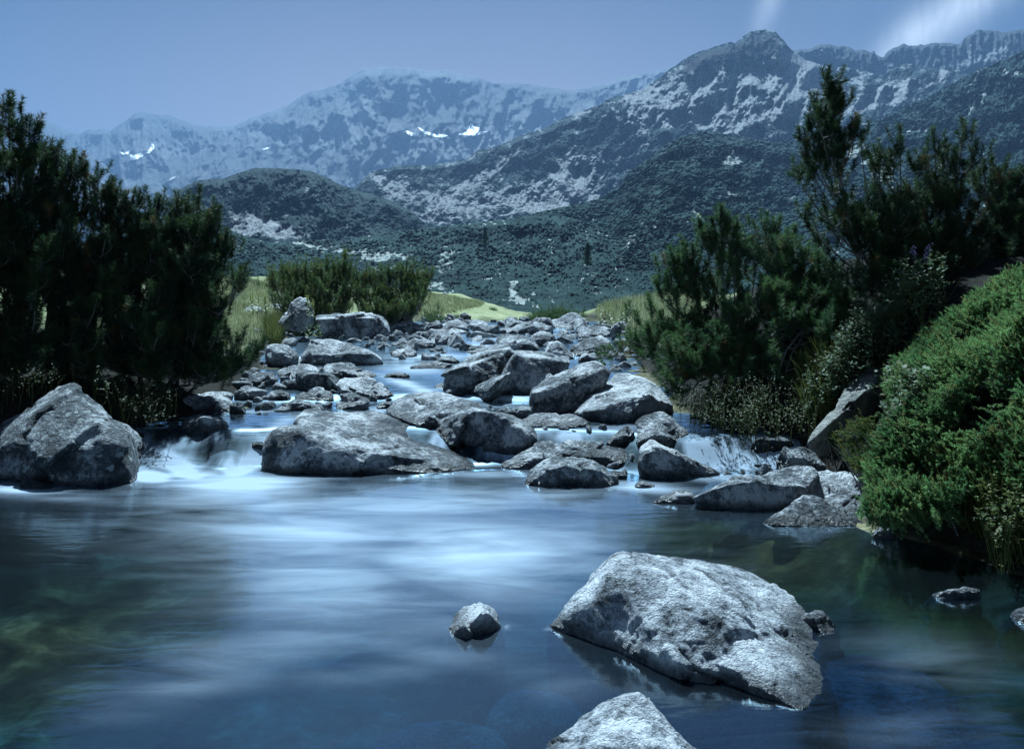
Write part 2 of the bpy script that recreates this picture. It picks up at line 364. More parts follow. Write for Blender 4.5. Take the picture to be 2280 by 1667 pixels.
def water_mesh():
    ys = np.concatenate([np.linspace(-6, 1.8, 20), 1.9 * np.exp(np.linspace(.01, math.log(6.3 / 1.9), 150)), np.linspace(6.31, 8.2, 210), np.linspace(8.21, 12, 150), np.linspace(12.05, 24.5, 120)])
    us = np.linspace(-1.15, 1.0, 760)
    Y = ys[:, None]; X = us[None, :] * np.maximum(Y, 4.5) ; Y = Y + 0 * X
    Z = W(X, Y)
    px = X / np.maximum(Y, .5) * F + CX; py = HY + (CZ - Z) / np.maximum(Y, .5) * F
    slope = np.gradient(W(X, Y), axis=0) / np.gradient(Y, axis=0)
    # silky ropes of falling water
    rope = fbm(X * 3.0 + .6 * Y, Y * 1.1 + 3, o=4); steepz = sstep(.05, .4, slope)
    Z = Z + .07 * np.abs(perlin(X * 1.9 + 2, Y * 1.3)) * steepz - .02 * steepz
    Z = Z + .022 * rope * sstep(.05, .4, slope) + .022 * fbm(X * 1.6, Y * 3.0, o=3) * sstep(6.6, 7.4, Y)
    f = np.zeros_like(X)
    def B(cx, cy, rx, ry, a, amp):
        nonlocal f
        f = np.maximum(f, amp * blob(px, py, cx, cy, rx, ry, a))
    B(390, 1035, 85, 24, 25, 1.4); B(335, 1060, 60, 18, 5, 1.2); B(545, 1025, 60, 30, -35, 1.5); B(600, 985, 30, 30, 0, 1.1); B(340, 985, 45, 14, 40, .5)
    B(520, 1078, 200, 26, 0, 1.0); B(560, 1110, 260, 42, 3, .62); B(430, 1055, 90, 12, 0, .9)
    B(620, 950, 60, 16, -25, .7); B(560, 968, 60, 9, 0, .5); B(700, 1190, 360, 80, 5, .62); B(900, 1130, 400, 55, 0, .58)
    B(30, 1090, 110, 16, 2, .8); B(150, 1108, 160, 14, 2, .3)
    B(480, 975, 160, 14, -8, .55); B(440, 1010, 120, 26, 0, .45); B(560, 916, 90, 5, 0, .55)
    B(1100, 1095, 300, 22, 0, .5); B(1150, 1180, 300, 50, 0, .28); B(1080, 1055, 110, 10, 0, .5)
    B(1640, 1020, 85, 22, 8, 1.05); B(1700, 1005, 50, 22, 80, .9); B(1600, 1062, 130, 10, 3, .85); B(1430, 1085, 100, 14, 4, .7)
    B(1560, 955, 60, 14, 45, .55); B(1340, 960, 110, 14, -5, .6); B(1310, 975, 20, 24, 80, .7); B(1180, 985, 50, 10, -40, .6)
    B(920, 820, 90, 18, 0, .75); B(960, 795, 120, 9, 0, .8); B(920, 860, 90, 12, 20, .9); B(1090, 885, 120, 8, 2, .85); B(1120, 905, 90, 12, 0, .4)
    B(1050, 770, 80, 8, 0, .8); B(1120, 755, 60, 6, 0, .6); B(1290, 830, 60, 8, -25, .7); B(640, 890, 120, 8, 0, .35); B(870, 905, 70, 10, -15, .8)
    B(1700, 1430, 30, 8, 0, 0.0); B(740, 1300, 300, 110, 8, .58); B(620, 1440, 330, 60, -10, .34); B(1050, 1230, 320, 100, 0, .72); B(420, 1530, 260, 40, -12, .28); B(820, 1500, 200, 30, 0, .25)  # wide pool blobs: thin froth plus sky reflection painted in as pale colour
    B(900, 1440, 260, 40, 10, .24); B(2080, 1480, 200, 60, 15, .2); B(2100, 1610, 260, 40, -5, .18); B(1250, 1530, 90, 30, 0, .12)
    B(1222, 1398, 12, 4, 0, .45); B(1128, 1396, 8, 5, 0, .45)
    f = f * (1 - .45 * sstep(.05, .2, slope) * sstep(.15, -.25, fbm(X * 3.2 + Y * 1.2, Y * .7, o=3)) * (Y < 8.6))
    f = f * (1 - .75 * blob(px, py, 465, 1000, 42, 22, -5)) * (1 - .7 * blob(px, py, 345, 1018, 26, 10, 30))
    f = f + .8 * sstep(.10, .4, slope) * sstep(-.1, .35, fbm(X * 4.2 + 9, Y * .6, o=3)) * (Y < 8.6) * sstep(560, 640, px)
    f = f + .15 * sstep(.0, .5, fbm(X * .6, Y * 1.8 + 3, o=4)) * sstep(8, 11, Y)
    sh = np.clip(.9 * blob(px, py, 1650, 1200, 330, 90, 5) + 1.0 * blob(px, py, 180, 1370, 330, 150, 0) + .6 * blob(px, py, 1180, 1600, 200, 70, 0) + .3 * blob(px, py, 2150, 1300, 200, 60, 0) + .6 * (Y > 7), 0, 1)
    sh = sh * (.6 + .5 * fbm(X * 1.2, Y * 1.8, o=3))
    o = mesh_np('water', np.stack([X, Y, Z], -1).reshape(-1, 3), grid_faces(*X.shape), M_WATER, attrs=dict(foam_and_sheen=np.clip(f, 0, 1.2), steep=sstep(.04, .25, slope), shallow=sh))
    tag(o, 'smooth blurred stream water falling into a clear pool', kind='structure')
water_mesh()

# ------------------------------------------------------------------ mountains
def layer(name, label, crest, base_py, Yc, Yb, mat, step=2.3, noise_amp=.06, gully=(60, 140), scree_blobs=(), bias=-.25, nscale=40, nwarp=.45,
          cliff_blobs=(), bush=0.0, bushpx=9, jag=0.0, snow=(), spots=0.0):
    xs = np.arange(crest[0][0], crest[-1][0] + step, step)
    cy = np.interp(xs, [c[0] for c in crest], [c[1] for c in crest])
    cy = cy + jag * fbm(xs / 14, xs * 0 + 3.3, o=4)
    by = np.interp(xs, [c[0] for c in base_py], [c[1] for c in base_py])
    by = np.maximum(by, cy + 6)
    yc = np.interp(xs, [c[0] for c in Yc], [c[1] for c in Yc]); yb = np.interp(xs, [c[0] for c in Yb], [c[1] for c in Yb])
    nr = int(max(by - cy) / step) + 2
    t = np.linspace(0, 1, nr)[:, None]
    px = xs[None, :] + 0 * t; py = cy[None, :] + (by - cy)[None, :] * t
    Yd = yc[None, :] + (yb - yc)[None, :] * t ** .9
    rel = ridged(px / gully[0], py / gully[1] + px / 300, o=5) * .6 + fbm(px / 130, py / 110, o=5) * .9
    fade = sstep(0, .06, t) * .85 + .15
    Yd = Yd * (1 - noise_amp * rel * fade)
    s = bias + nwarp * fbm(px / nscale + .3 * py / nscale, py / (nscale * .55), o=6, r=.68) * 1.9 + .10 * (rel - .3)
    if spots: s = s + 1.1 * sstep(.14, .40, fbm(px / 13 + 40, py / 8, o=4, r=.6)) * sstep(-.2, .3, fbm(px / 80 + 7, py / 50, o=2)) * spots
    for b in scree_blobs: s = s + b[5] * blob(px + 14 * fbm(px / 30, py / 30, o=3), py + 14 * fbm(px / 30 + 9, py / 30, o=3), *b[:5])
    cl = 0 * px - .2
    for b in cliff_blobs: cl = cl + b[5] * blob(px, py, *b[:5])
    cl = cl + .25 * fbm(px / 25, py / 18, o=4)
    sc = sstep(-.05, .45, s)
    if bush:
        bush = bush * (.8 + .7 * sstep(-.3, .4, fbm(px / 60, py / 35 + 4, o=3)))
        bb = np.abs(perlin(px / bushpx, py / (bushpx * .75))) + .5 * np.abs(perlin(px / bushpx * 2.1, py / bushpx * 2.8))
        Yd = Yd - bush * np.clip(.8 - bb, 0, 1) * (1 - sc) * Yd / 1000
        Yd = Yd - bush * .22 * RNG.random(px.shape) * sc * Yd / 1000
    X = (px - CX) / F * Yd; Z = CZ - (py - HY) / F * Yd
    # back slope behind the crest, so the mountain is solid
    bk = []
    for q in (1, 2): bk.append(np.stack([X[0] * (1 + .12 * q), Yd[0] * (1 + .12 * q), Z[0] - Yd[0] * .10 * q * q], -1))
    V = np.concatenate([bk[1][None], bk[0][None], np.stack([X, Yd, Z], -1)])
    pad = lambda a: np.concatenate([a[:1], a[:1], a])
    o = mesh_np(name, V.reshape(-1, 3), grid_faces(nr + 2, len(xs)), mat, attrs=dict(scree=pad(sc), cliff=pad(cl)))
    tag(o, label, kind='structure')
    # snow fields lying on the slope
    for (lab, poly) in snow:
        pxs = np.array([p[0] for p in poly]); pys = np.array([p[1] for p in poly])
        x0, x1, y0, y1 = pxs.min(), pxs.max(), pys.min(), pys.max()
        gx = np.arange(x0, x1 + .6, .7); gy = np.arange(y0, y1 + .6, .7)
        GX, GY = np.meshgrid(gx, gy)
        ci = np.clip((GX - xs[0]) / step, 0, len(xs) - 1.001); i0 = ci.astype(int); fx = ci - i0
        def samp(A, r, c): return A[r, c]
        tt = (GY - (cy[i0] * (1 - fx) + cy[i0 + 1] * fx)) / ((by - cy)[i0]) * (nr - 1)
        r0 = np.clip(tt.astype(int), 0, nr - 2); fr = tt - r0
        Ys = (Yd[r0, i0] * (1 - fx) + Yd[r0, i0 + 1] * fx) * (1 - fr) + (Yd[r0 + 1, i0] * (1 - fx) + Yd[r0 + 1, i0 + 1] * fx) * fr
        Ys = Ys * .994
        VV = np.stack([(GX - CX) / F * Ys, Ys, CZ - (GY - HY) / F * Ys], -1).reshape(-1, 3)
        Fq = grid_faces(*GX.shape); cxm = GX.ravel()[Fq].mean(1) + 1.2 * fbm(GX.ravel()[Fq].mean(1) / 4, GY.ravel()[Fq].mean(1) / 4, o=2); cym = GY.ravel()[Fq].mean(1)
        k = in_poly(poly, cxm, cym); Fq = Fq[k]
        if len(Fq) == 0: continue
        used, inv = np.unique(Fq, return_inverse=True)
        so = mesh_np('snow_patch', VV[used], inv.reshape(Fq.shape), M_SNOW)
        tag(so, lab, 'snow', 'snow patches left on the far mountain')
    return o

M_AB = mountain_material("far_scree", (.06, .07, .075), (.14, .15, .155), (.12, .13, .14), (.215, .225, .235), 5.0, (.05, .95))
M_C = mountain_material("right_scree", (.010, .024, .028), (.036, .060, .060), (.09, .10, .11), (.34, .35, .36), 3.6, (.26, .74))
M_D = mountain_material("crag_rock", (.025, .035, .04), (.06, .07, .075), (.05, .06, .065), (.28, .30, .32), 6.0)
M_E = mountain_material("pine_slope", (.006, .020, .022), (.028, .060, .056), (.10, .12, .11), (.42, .46, .44), 1.8)

AB = [(-160,215),(0,232),(60,259),(97,267),(124,277),(148,289),(178,298),(198,288),(215,290),(229,287),(245,292),(266,277),(279,271),(299,252),(319,249),(353,257),(377,256),(403,267),(437,279),(471,282),(521,280),(560,262),(600,248),(640,235),(672,213),(685,205),(720,198),(745,190),(760,184),(785,166),(810,153),(854,150),(928,153),(948,158),(995,157),(1029,167),(1063,171),(1096,185),(1163,186),(1214,193),(1264,202),(1311,197),(1358,185),(1375,175),(1432,165),(1483,153),(1500,146),(1560,140),(1700,150),(1800,160)]
SNOW = [('white snow patch shaped like a boat, rightmost of the row under the central summit', [(1020,300),(1038,294),(1044,286),(1047,276),(1052,276),(1055,282),(1068,284),(1070,293),(1086,293),(1072,299),(1055,303)]),
        ('long curved snow patch in the middle of the row under the central summit', [(927,281),(938,287),(950,293),(970,299),(985,299),(998,302),(984,307),(965,304),(945,298)]),
        ('small oval snow patch, leftmost of the row under the central summit', [(905,291),(912,293),(924,297),(925,303),(915,303),(906,298)]),
        ('thin snow streak high on the central summit, above the row of patches', [(851,219),(860,222),(872,226),(880,229),(866,230),(858,226)]),
        ('forked snow patch under the low left summit', [(289,344),(297,346),(310,342),(320,340),(330,335),(336,328),(338,320),(342,321),(344,331),(332,341),(318,348),(305,355),(291,357)]),
        ('tiny snow wisp beside the forked patch under the left summit', [(266,337),(274,341),(284,338),(289,335),(286,343),(273,344)]),
        ('small slanted snow patch on the grey scree left of the central summit', [(584,333),(595,328),(605,326),(602,330),(590,334)]),
        ('thin slanted snow streak at the foot of the left scree slope', [(373,402),(382,396),(392,392),(386,398),(376,404)])]
layer('far_mountain', 'far grey scree mountain under the blue sky', AB,
      [(-160,470),(300,470),(900,480),(1300,330),(1800,260)], [(-160,6500),(300,6300),(480,5900),(850,5400),(1500,4900),(1800,4700)],
      [(-160,4300),(500,3700),(900,3500),(1300,4200),(1800,4300)], M_AB, noise_amp=.11, gully=(48, 110), jag=2.2,
      bias=.24, nscale=22, nwarp=.22,
      scree_blobs=[(420,330,140,25,10,.3),(880,330,260,40,0,.5),(1180,290,140,25,-15,.8),(990,190,90,14,8,.15),(780,290,120,60,20,.4),
                   (340,280,120,25,12,-1.1),(140,310,110,40,0,-1.0),(700,225,60,45,0,-.7),(960,255,80,26,0,-.9),(880,180,40,20,0,-.5),(1150,215,110,30,0,-.8),(1290,215,110,20,0,-.4),(880,245,30,25,0,-.5),
                   (500,360,120,20,-8,-1.2),(620,350,110,18,0,-1.0),(420,400,80,30,-25,-1.1),(790,360,90,22,0,-1.1),(860,345,40,16,0,-.8),(950,330,60,12,0,-.5),(700,380,160,25,0,-.5),(560,330,10,30,0,.3)],
      snow=SNOW)
D = [(1700,120),(1762,113),(1806,109),(1823,101),(1843,97),(1873,103),(1895,105),(1903,114),(1923,111),(1940,116),(1944,114),(1947,112),(1951,123),(1957,126),(1967,126),(1984,109),(2011,98),(2038,103),(2071,96),(2112,96),(2139,99),(2149,84),(2172,69),(2199,67),(2233,71),(2280,66),(2460,80)]
layer('crag_ridge', 'jagged grey crags along the skyline at the right', D, [(1700,230),(2460,230)], [(1700,3000),(2460,2800)], [(1700,2600),(2460,2300)], M_D,
      noise_amp=.10, gully=(20, 50), jag=5.0, bias=-.12, nscale=24, nwarp=.5, cliff_blobs=[(1870,130,70,30,0,.5),(2060,125,120,25,0,.3)],
      scree_blobs=[(1970,165,25,20,0,.6),(2120,150,100,12,-15,.5),(2200,110,60,25,0,.3)])
C = [(760,430),(794,414),(827,383),(860,374),(894,368),(962,368),(1036,356),(1063,336),(1113,323),(1157,303),(1210,287),(1264,259),(1332,235),(1358,219),(1426,202),(1466,175),(1520,134),(1554,116),(1587,106),(1628,94),(1636,97),(1655,82),(1671,71),(1703,66),(1728,72),(1742,87),(1755,104),(1772,119),(1792,134),(1836,148),(1890,151),(1934,161),(1960,170),(1991,151),(2021,141),(2058,148),(2092,156),(2112,151),(2152,165),(2220,190),(2460,200)]
layer('scree_mountain', 'scree covered mountain with a dark rocky peak and patches of dwarf pine', C,
      [(760,540),(1500,540),(2460,400)], [(760,1700),(1300,1900),(1700,2400),(2460,2000)], [(760,1050),(1300,1100),(1700,1100),(2460,1100)], M_C, step=1.7, spots=.6,
      noise_amp=.12, gully=(60, 80), jag=3.0, bias=.0, nscale=26, nwarp=.60, bush=20, bushpx=6,
      scree_blobs=[(1600,190,150,38,-14,1.1),(1760,160,100,30,-20,1.0),(1620,255,170,22,-6,.9),(1480,230,80,30,-30,.7),(1700,220,120,35,0,.35),(1850,190,90,20,-10,.35),
                   (1270,395,45,70,10,1.2),(1250,450,90,28,0,1.1),(1100,440,50,16,0,.9),(1060,400,60,10,-25,.8),(1130,355,60,9,-35,.7),(1000,455,60,14,10,.9),(930,430,60,12,20,.8),(960,480,50,14,0,.8),(880,430,30,14,30,.5),(860,400,40,6,10,.4),
                   (1990,205,70,14,-15,.9),(1940,235,60,8,-10,.6),(2090,170,40,10,-40,.5),(1340,320,60,14,-30,-.6),(1300,310,80,20,-20,-.5),(1640,225,50,12,0,-.6),(1700,205,40,10,0,-.3),
                   (1620,140,60,30,0,-.9),(1430,205,50,14,-30,.3),(1200,340,70,40,-30,-.5),(1490,300,60,30,-30,-.4)],
      cliff_blobs=[(1700,105,55,38,0,1.1),(1610,125,80,26,-10,.85),(1545,150,50,25,-20,.7),(1480,175,30,10,-35,.5),(1960,165,100,14,0,.3)])
Fh = [(300,480),(366,447),(403,420),(437,402),(498,397),(538,383),(568,374),(625,375),(689,380),(730,397),(760,412),(794,424),(854,440),(911,467),(948,498),(1010,535)]
layer('pine_hill', 'rounded hill covered in dwarf pine with pale scree on its near side', Fh, [(300,600),(1010,600)], [(300,900),(1010,900)], [(300,560),(1010,560)], M_C, spots=.6,
      noise_amp=.10, gully=(50, 90), jag=2.0, bias=-.52, nscale=20, nwarp=.5, bush=26, bushpx=6,
      scree_blobs=[(560,490,60,18,15,1.25),(600,515,110,14,8,1.3),(560,455,30,20,-30,.5),(500,420,20,9,0,.6),(430,450,18,8,-10,.7),(720,440,50,7,20,.5),(740,500,90,12,6,.7),(640,470,40,8,-40,.6),(870,480,30,22,60,.6),(530,530,30,14,0,.7),(690,425,30,5,10,.4),(850,530,90,10,0,.4)])
E = [(980,520),(1060,500),(1163,481),(1207,471),(1284,454),(1328,444),(1372,420),(1399,387),(1432,360),(1490,319),(1520,303),(1570,293),(1650,304),(1722,318),(1800,308),(1856,292),(1923,279),(1957,266),(2024,235),(2080,208),(2125,183),(2159,165),(2192,151),(2243,129),(2280,114),(2460,60)]
layer('pine_slope', 'dark slope of dwarf pine with small openings of pale stone', E, [(980,705),(1400,715),(2460,720)],
      [(980,560),(1163,600),(1400,750),(1570,1000),(2280,1400),(2460,1400)], [(980,85),(1400,75),(2460,60)], M_E, spots=.9,
      noise_amp=.12, gully=(60, 90), jag=2.5, bias=-.36, nscale=18, nwarp=.52, bush=50, bushpx=7,
      scree_blobs=[(1640,355,40,14,-10,.9),(1640,425,50,7,-12,.9),(1760,440,20,8,0,.6),(1560,480,40,8,20,.8),(1700,470,50,8,0,.6),(1590,460,30,6,0,.7),(1400,540,30,12,-50,.6),(1450,510,40,12,40,.5),(1180,500,50,8,0,.4),
                   (2020,200,30,8,-20,.8),(2160,190,60,5,-50,.7),(2190,215,40,6,-45,.7),(2150,255,30,5,-50,.8),(2060,285,50,6,-8,.7),(1990,270,50,5,0,.6),(2260,160,30,8,0,.8),(2260,190,20,6,0,.7),
                   (1900,330,60,20,40,.8),(1960,380,50,24,50,.9),(1960,340,30,9,0,.7),(2050,330,30,8,0,.4),(1860,345,30,8,-10,.5),
                   (1150,650,12,22,20,.7),(1190,590,30,8,30,.3),(1320,610,20,8,0,.6),(1380,580,30,10,60,.5)])
G = [(200,520),(400,508),(520,520),(600,540),(760,532),(950,508),(1100,492),(1250,480),(1330,500),(1400,540),(1500,600),(1620,660)]
layer('valley_floor', 'green valley floor of dwarf pine thickets and scattered stones', G, [(200,705),(1620,705)],
      [(200,420),(950,520),(1250,560),(1620,300)], [(200,75),(1620,80)], M_E, spots=1.1,
      noise_amp=.09, gully=(80, 60), jag=2.0, bias=-.32, nscale=18, nwarp=.55, bush=60, bushpx=7,
      scree_blobs=[(700,545,70,6,4,.8),(850,570,80,8,0,.7),(760,560,60,5,0,.6),(990,580,20,40,10,.5),(960,640,30,10,0,.8),(900,600,90,12,0,.4),(1140,640,14,30,0,.7),(1160,668,14,10,0,.8),(1220,610,20,6,0,.5),(590,625,16,5,0,.7),(1000,560,60,6,0,.4),(1150,540,60,6,-10,.3),(1310,590,30,12,60,.4)])
# plain far below everything, reaching the horizon on all sides
_a = np.linspace(0, 2 * math.pi, 65)[:-1]
_v = np.concatenate([[[0, 4000, -12]], np.stack([5500 * np.clip(1.5 * np.cos(_a), -1, 1), 4000 + 4400 * np.clip(1.5 * np.sin(_a), -1, 1), 0 * _a - 12], 1)])
_o = mesh_np('lowland', _v, np.stack([np.zeros(64, int), 1 + np.arange(64), 1 + (np.arange(64) + 1) % 64], 1), M_E, attrs=dict(scree=np.zeros(65), cliff=np.zeros(65) - 1))
tag(_o, 'low green land under the mountains', kind='structure')

# ------------------------------------------------------------------ rocks
_ico = {}
def ico(n):
    if n not in _ico:
        bm = bmesh.new(); bmesh.ops.create_icosphere(bm, subdivisions=n, radius=1)
        _ico[n] = (np.array([v.co[:] for v in bm.verts]), np.array([[v.index for v in f.verts] for f in bm.faces])); bm.free()
    return _ico[n]
def hull_planes(pts, c):
    bm = bmesh.new()
    for p in pts: bm.verts.new(p)
    bmesh.ops.convex_hull(bm, input=bm.verts[:]); bm.normal_update()
    n = []; h = []; own = np.mean(pts, 0)
    for f in bm.faces:
        nn = np.array(f.normal[:]); fc = np.array(f.calc_center_median()[:])
        if nn @ (fc - own) < 0: nn = -nn
        hh = float(nn @ (fc - c)); n.append(nn); h.append(hh if abs(hh) > .004 else .004)
    bm.free(); return np.array(n), np.array(h)
ROCKS = []
def norm_(v): return v / np.maximum(np.linalg.norm(v, axis=-1, keepdims=True), 1e-9)
def hull_rock(hulls, res, mat, seed=0, rough=.035, sharp=60, cuts=32, cutr=(.80, .97), facets=0, name='boulder', pits=0.0, strata=0.0, water=None, moss=0.0):
    allp = np.concatenate(hulls); c = allp.mean(0)
    ext = allp.max(0) - allp.min(0); d0, Fc = ico(res)
    d = d0 * np.maximum(ext, .25 * ext.max()); d = d / np.linalg.norm(d, axis=1)[:, None]
    R = np.zeros(len(d)); rr = np.random.default_rng(int(seed) + 900)
    for hp in hulls:
        cc = c
        n, h = hull_planes(hp, cc)
        rn = norm_(rr.normal(size=(cuts, 3)) * np.array([1, 1, .8])); sup = ((hp - cc) @ rn.T).max(0)
        k_ = sup > .05; rn = rn[k_]; sup = sup[k_]
        if len(rn): n = np.concatenate([n, rn]); h = np.concatenate([h, sup * rr.uniform(*cutr, len(rn))])
        dn = d @ n.T; pos = h > 0
        q = np.clip(dn[:, pos], 0, None) / h[None, pos]
        r = np.maximum((q ** sharp).sum(1), 1e-30) ** (-1 / sharp)
        for j in np.where(~pos)[0]:                     # centre lies outside this hull: the ray must enter it
            r = np.where((dn[:, j] < -1e-6) & (h[j] / np.minimum(dn[:, j], -1e-6) < r), r, 0)
        R = np.maximum(R, r)
    size = float(np.sort(ext)[1]); sc = 1.0 / size
    p = c + d * R[:, None]
    so = seed * 3.71
    X, Y, Z = (p - c).T * sc
    disp = fbm(X * 1.6 + so, Y * 1.6, Z * 1.6, o=5, r=.5) * 1.2 + .5 * (ridged(X * 2.4 + so, Y * 2.4, Z * 2.4, o=4) - .35)
    chip = -np.clip(perlin(X * 3.1 + so, Y * 3.1, Z * 3.1) - .25, 0, 1) * 1.2
    if facets:
        fr = np.random.default_rng(int(seed) + 77); nc = facets
        cp = norm_(fr.normal(size=(nc, 3))) * (np.abs(p - c).max(0) * sc) * fr.uniform(.6, 1.0, (nc, 1)); tl = fr.normal(0, 1, (nc, 3)); of = fr.normal(0, 1, nc)
        Q = np.stack([X, Y, Z], 1); wv = .10 * np.stack([fbm(X * 3, Y * 3, Z * 3 + k * 9, o=3) for k in range(3)], 1)
        dd2 = ((Q[:, None] + wv[:, None] - cp[None]) ** 2).sum(2); ci = dd2.argmin(1)
        srt = np.sort(dd2, 1)[:, :2]; crack = np.exp(-((np.sqrt(srt[:, 1]) - np.sqrt(srt[:, 0])) / .018) ** 2)
        disp = .45 * disp + 3.6 * ((Q - cp[ci]) * tl[ci]).sum(1) + .45 * of[ci] - .5 * crack * (of[ci] > .2)
    disp = disp + chip + .35 * np.sign(perlin(X * 2.2 + so, Y * 2.2 + 5, Z * 2.2)) * np.minimum(1, np.abs(perlin(X * 2.2 + so, Y * 2.2 + 5, Z * 2.2)) * 9)
    if strata: disp = disp + strata * ridged(X * 1.2 + Z * 7 + so, Z * 16 + X * 5, Y * 2, o=2)
    fine = fbm(X * 14 + so, Y * 14, Z * 14, o=3, r=.6)
    R2 = R + size * (rough * disp + .015 * fine)
    if pits: R2 = R2 - size * pits * (.6 * np.clip(perlin(X * 11, Y * 11, Z * 11 + so) - .25, 0, 1) + .5 * np.clip(perlin(X * 26, Y * 26, Z * 26 + so) - .15, 0, 1) * (perlin(X * 3, Y * 3, Z * 3 + 4) > -.1))
    p = c + d * R2[:, None]
    base = Vector((c[0], c[1], p[:, 2].min()))
    if water is None: wz = W(p[:, 0], p[:, 1])
    else: wz = p[:, 2] * 0 + water
    wet = sstep(.085, .015, p[:, 2] - wz + .03 * fbm(p[:, 0] * 6, p[:, 1] * 6, o=3))
    o = mesh_np(name, p - np.array(base), Fc, mat, attrs=dict(wet=wet, moss=np.full(len(p), moss)))
    o.location = base
    return o
def rock(label, pts, res=5, mat=None, back=.6, name='boulder', cat='boulder', base_drop=.3, dry=False, more=None, group=None, **k):
    """pts: (px,py) = on the water line; (px,py,Y) = at that distance"""
    mat = mat or M_ROCK
    def conv(pts):
        out = []
        for q in pts:
            if len(q) == 2:
                Y = depth_on(q[0], min(q[1], 2400)); b = P(q[0], q[1], Y); out.append(b)
                out.append(b - np.array([0, 0, base_drop])); k_ = (Y + back) / Y * .96; out.append(np.array([b[0] * k_, Y + back, b[2] - base_drop]))
            else:
                out.append(P(*q))
        return np.array(out)
    hulls = [conv(pts)] + [conv(m) for m in (more or [])]
    o = hull_rock(hulls, res, mat, seed=len(ROCKS), name=name, cutr=(.965, 1.0) if res >= 6 else (.84, 1.0), facets=22 if res >= 6 else 9, water=(-99 if dry else None), **k)
    tag(o, label, cat, group); ROCKS.append(o); return o
def arock(label, outline, top=.45, thick=.7, edge=None, Yb=None, lean=0.0, lift=0.0, **k):
    """outline in photo pixels; top = how far down the sunlit upper face comes; thick = depth / width"""
    xs = [q[0] for q in outline]; ys = [q[1] for q in outline]
    xm = .5 * (min(xs) + max(xs)); yb = max(ys); yt = min(ys)
    dry = k.get('dry', False)
    Y0 = Yb or depth_on(xm, yb)
    w = (max(xs) - min(xs)) / F * Y0; t = thick * w
    pts = []
    for (x, y) in outline:
        s = (y - yt) / max(yb - yt, 1)
        pts.append((x, y, Y0 + t * (.75 - .55 * s)))
    poly = outline
    def col(x):
        yy = []
        n = len(poly)
        for i in range(n):
            (x1, y1), (x2, y2) = poly[i], poly[(i + 1) % n]
            if (x1 - x) * (x2 - x) <= 0 and x1 != x2: yy.append(y1 + (x - x1) / (x2 - x1) * (y2 - y1))
        return (min(yy), max(yy)) if yy else (yt, yb)
    for fx in ((.2, .5, .8) if not edge else ()):
        x = min(xs) + fx * (max(xs) - min(xs)); a, b = col(x)
        pts.append((x, a + top * (b - a) + (fx - .5) * lean * (b - a), Y0 + t * (.14 - .0 * fx)))
    for e in (edge or ()): pts.append((e[0], e[1], Y0 + t * .10))
    for fx in (.12, .5, .88):
        x = min(xs) + fx * (max(xs) - min(xs)); a, b = col(x)
        pts.append((x, b, Y0 + t * (.05 if fx != .5 else .0)))
        pts.append((x, b + 25 * 8 / Y0, Y0 + t * .02)); pts.append((x, b + 10, Y0 + t * .95))
    return rock(label, pts, **k)
M = dict(R=M_ROCK, L=M_ROCK3, Pl=M_ROCK2, Fo=M_FORE)

# the big ones, shaped one by one
rock('large rounded boulder splotched with lichen at the left edge beside the left cascade',
     [(-70,1062),(0,1066),(150,1084),(298,1078),(-70,1000,7.0),(0,955,7.4),(48,905,7.5),(62,896,7.55),(140,863,7.5),(165,860,7.4),(195,866,7.35),(250,900,7.3),(300,945,7.3),(312,966,7.2),(303,1000,7.0),
      (140,908,6.95),(92,980,6.75),(10,1000,6.7),(190,915,6.8),(270,985,6.6),(150,1000,6.45),(30,1050,6.55),(-70,1050,6.8)],
     res=6, mat=M['L'], rough=.045, back=1.2)
rock('broad slab boulder with a smooth slanting top in the middle of the pool edge',
     [(582,1045),(618,1057),(735,1060),(858,1057),(969,1055),(1071,1045),(588,1004,7.1),(598,981,7.2),(627,950,7.15),(671,964,7.0),(764,1003,6.85),(812,1034,6.8),
      (677,917,7.9),(706,912,8.1),(788,914,8.2),(840,905,8.3),(881,923,8.2),(969,964,7.9),(1013,987,7.7),(1042,1016,7.35)],
     res=6, rough=.022, pits=.035, back=.8, sharp=80)
rock('grey humped boulder with a crack along its top, right behind the broad slab boulder',
     [(1039,1012),(1110,1012),(1153,1008),(1190,985),(1024,942,7.55),(1045,917,7.5),(1105,918,7.5),(1159,937,7.7),(1197,964,7.7),(1180,975,7.4),
      (852,915,8.3),(867,888,8.5),(896,869,8.7),(940,861,8.8),(969,866,8.8),(1027,885,8.6),(1100,907,8.2),(900,935,7.9),(1000,985,7.45)],
     res=6, rough=.03, pits=.03)
rock('tall dark boulder with a frosted sloping crest, left one of the leaning pair in midstream',
     [(977,863),(1033,867),(1095,876),(986,837,9.6),(993,823,9.8),(1024,804,10.3),(1066,783,10.7),(1099,768,10.9),(1135,764,10.8),(1143,776,10.4),(1148,790,10.2),
      (1000,834,9.5),(1040,815,9.5),(1080,799,9.7),(1137,780,10.0),(1130,860,9.6)], res=6, rough=.03)
rock('dark flat topped boulder, right one of the leaning pair in midstream',
     [(1099,878),(1181,879),(1240,850),(1141,786,10.3),(1161,783,10.6),(1232,787,10.6),(1263,794,10.4),(1272,806,10.0),(1250,833,9.6),(1150,795,9.7),(1232,797,9.7),(1258,805,9.8)], res=6, rough=.03)
rock('thin pale slab leaning against the foot of the dark midstream pair',
     [(1046,874),(1090,876),(1143,822,9.6),(1133,832,9.2),(1110,850,9.0),(1076,855,9.4),(1095,868,9.0)], res=5, rough=.03, name='rock', cat='rock', back=.3)
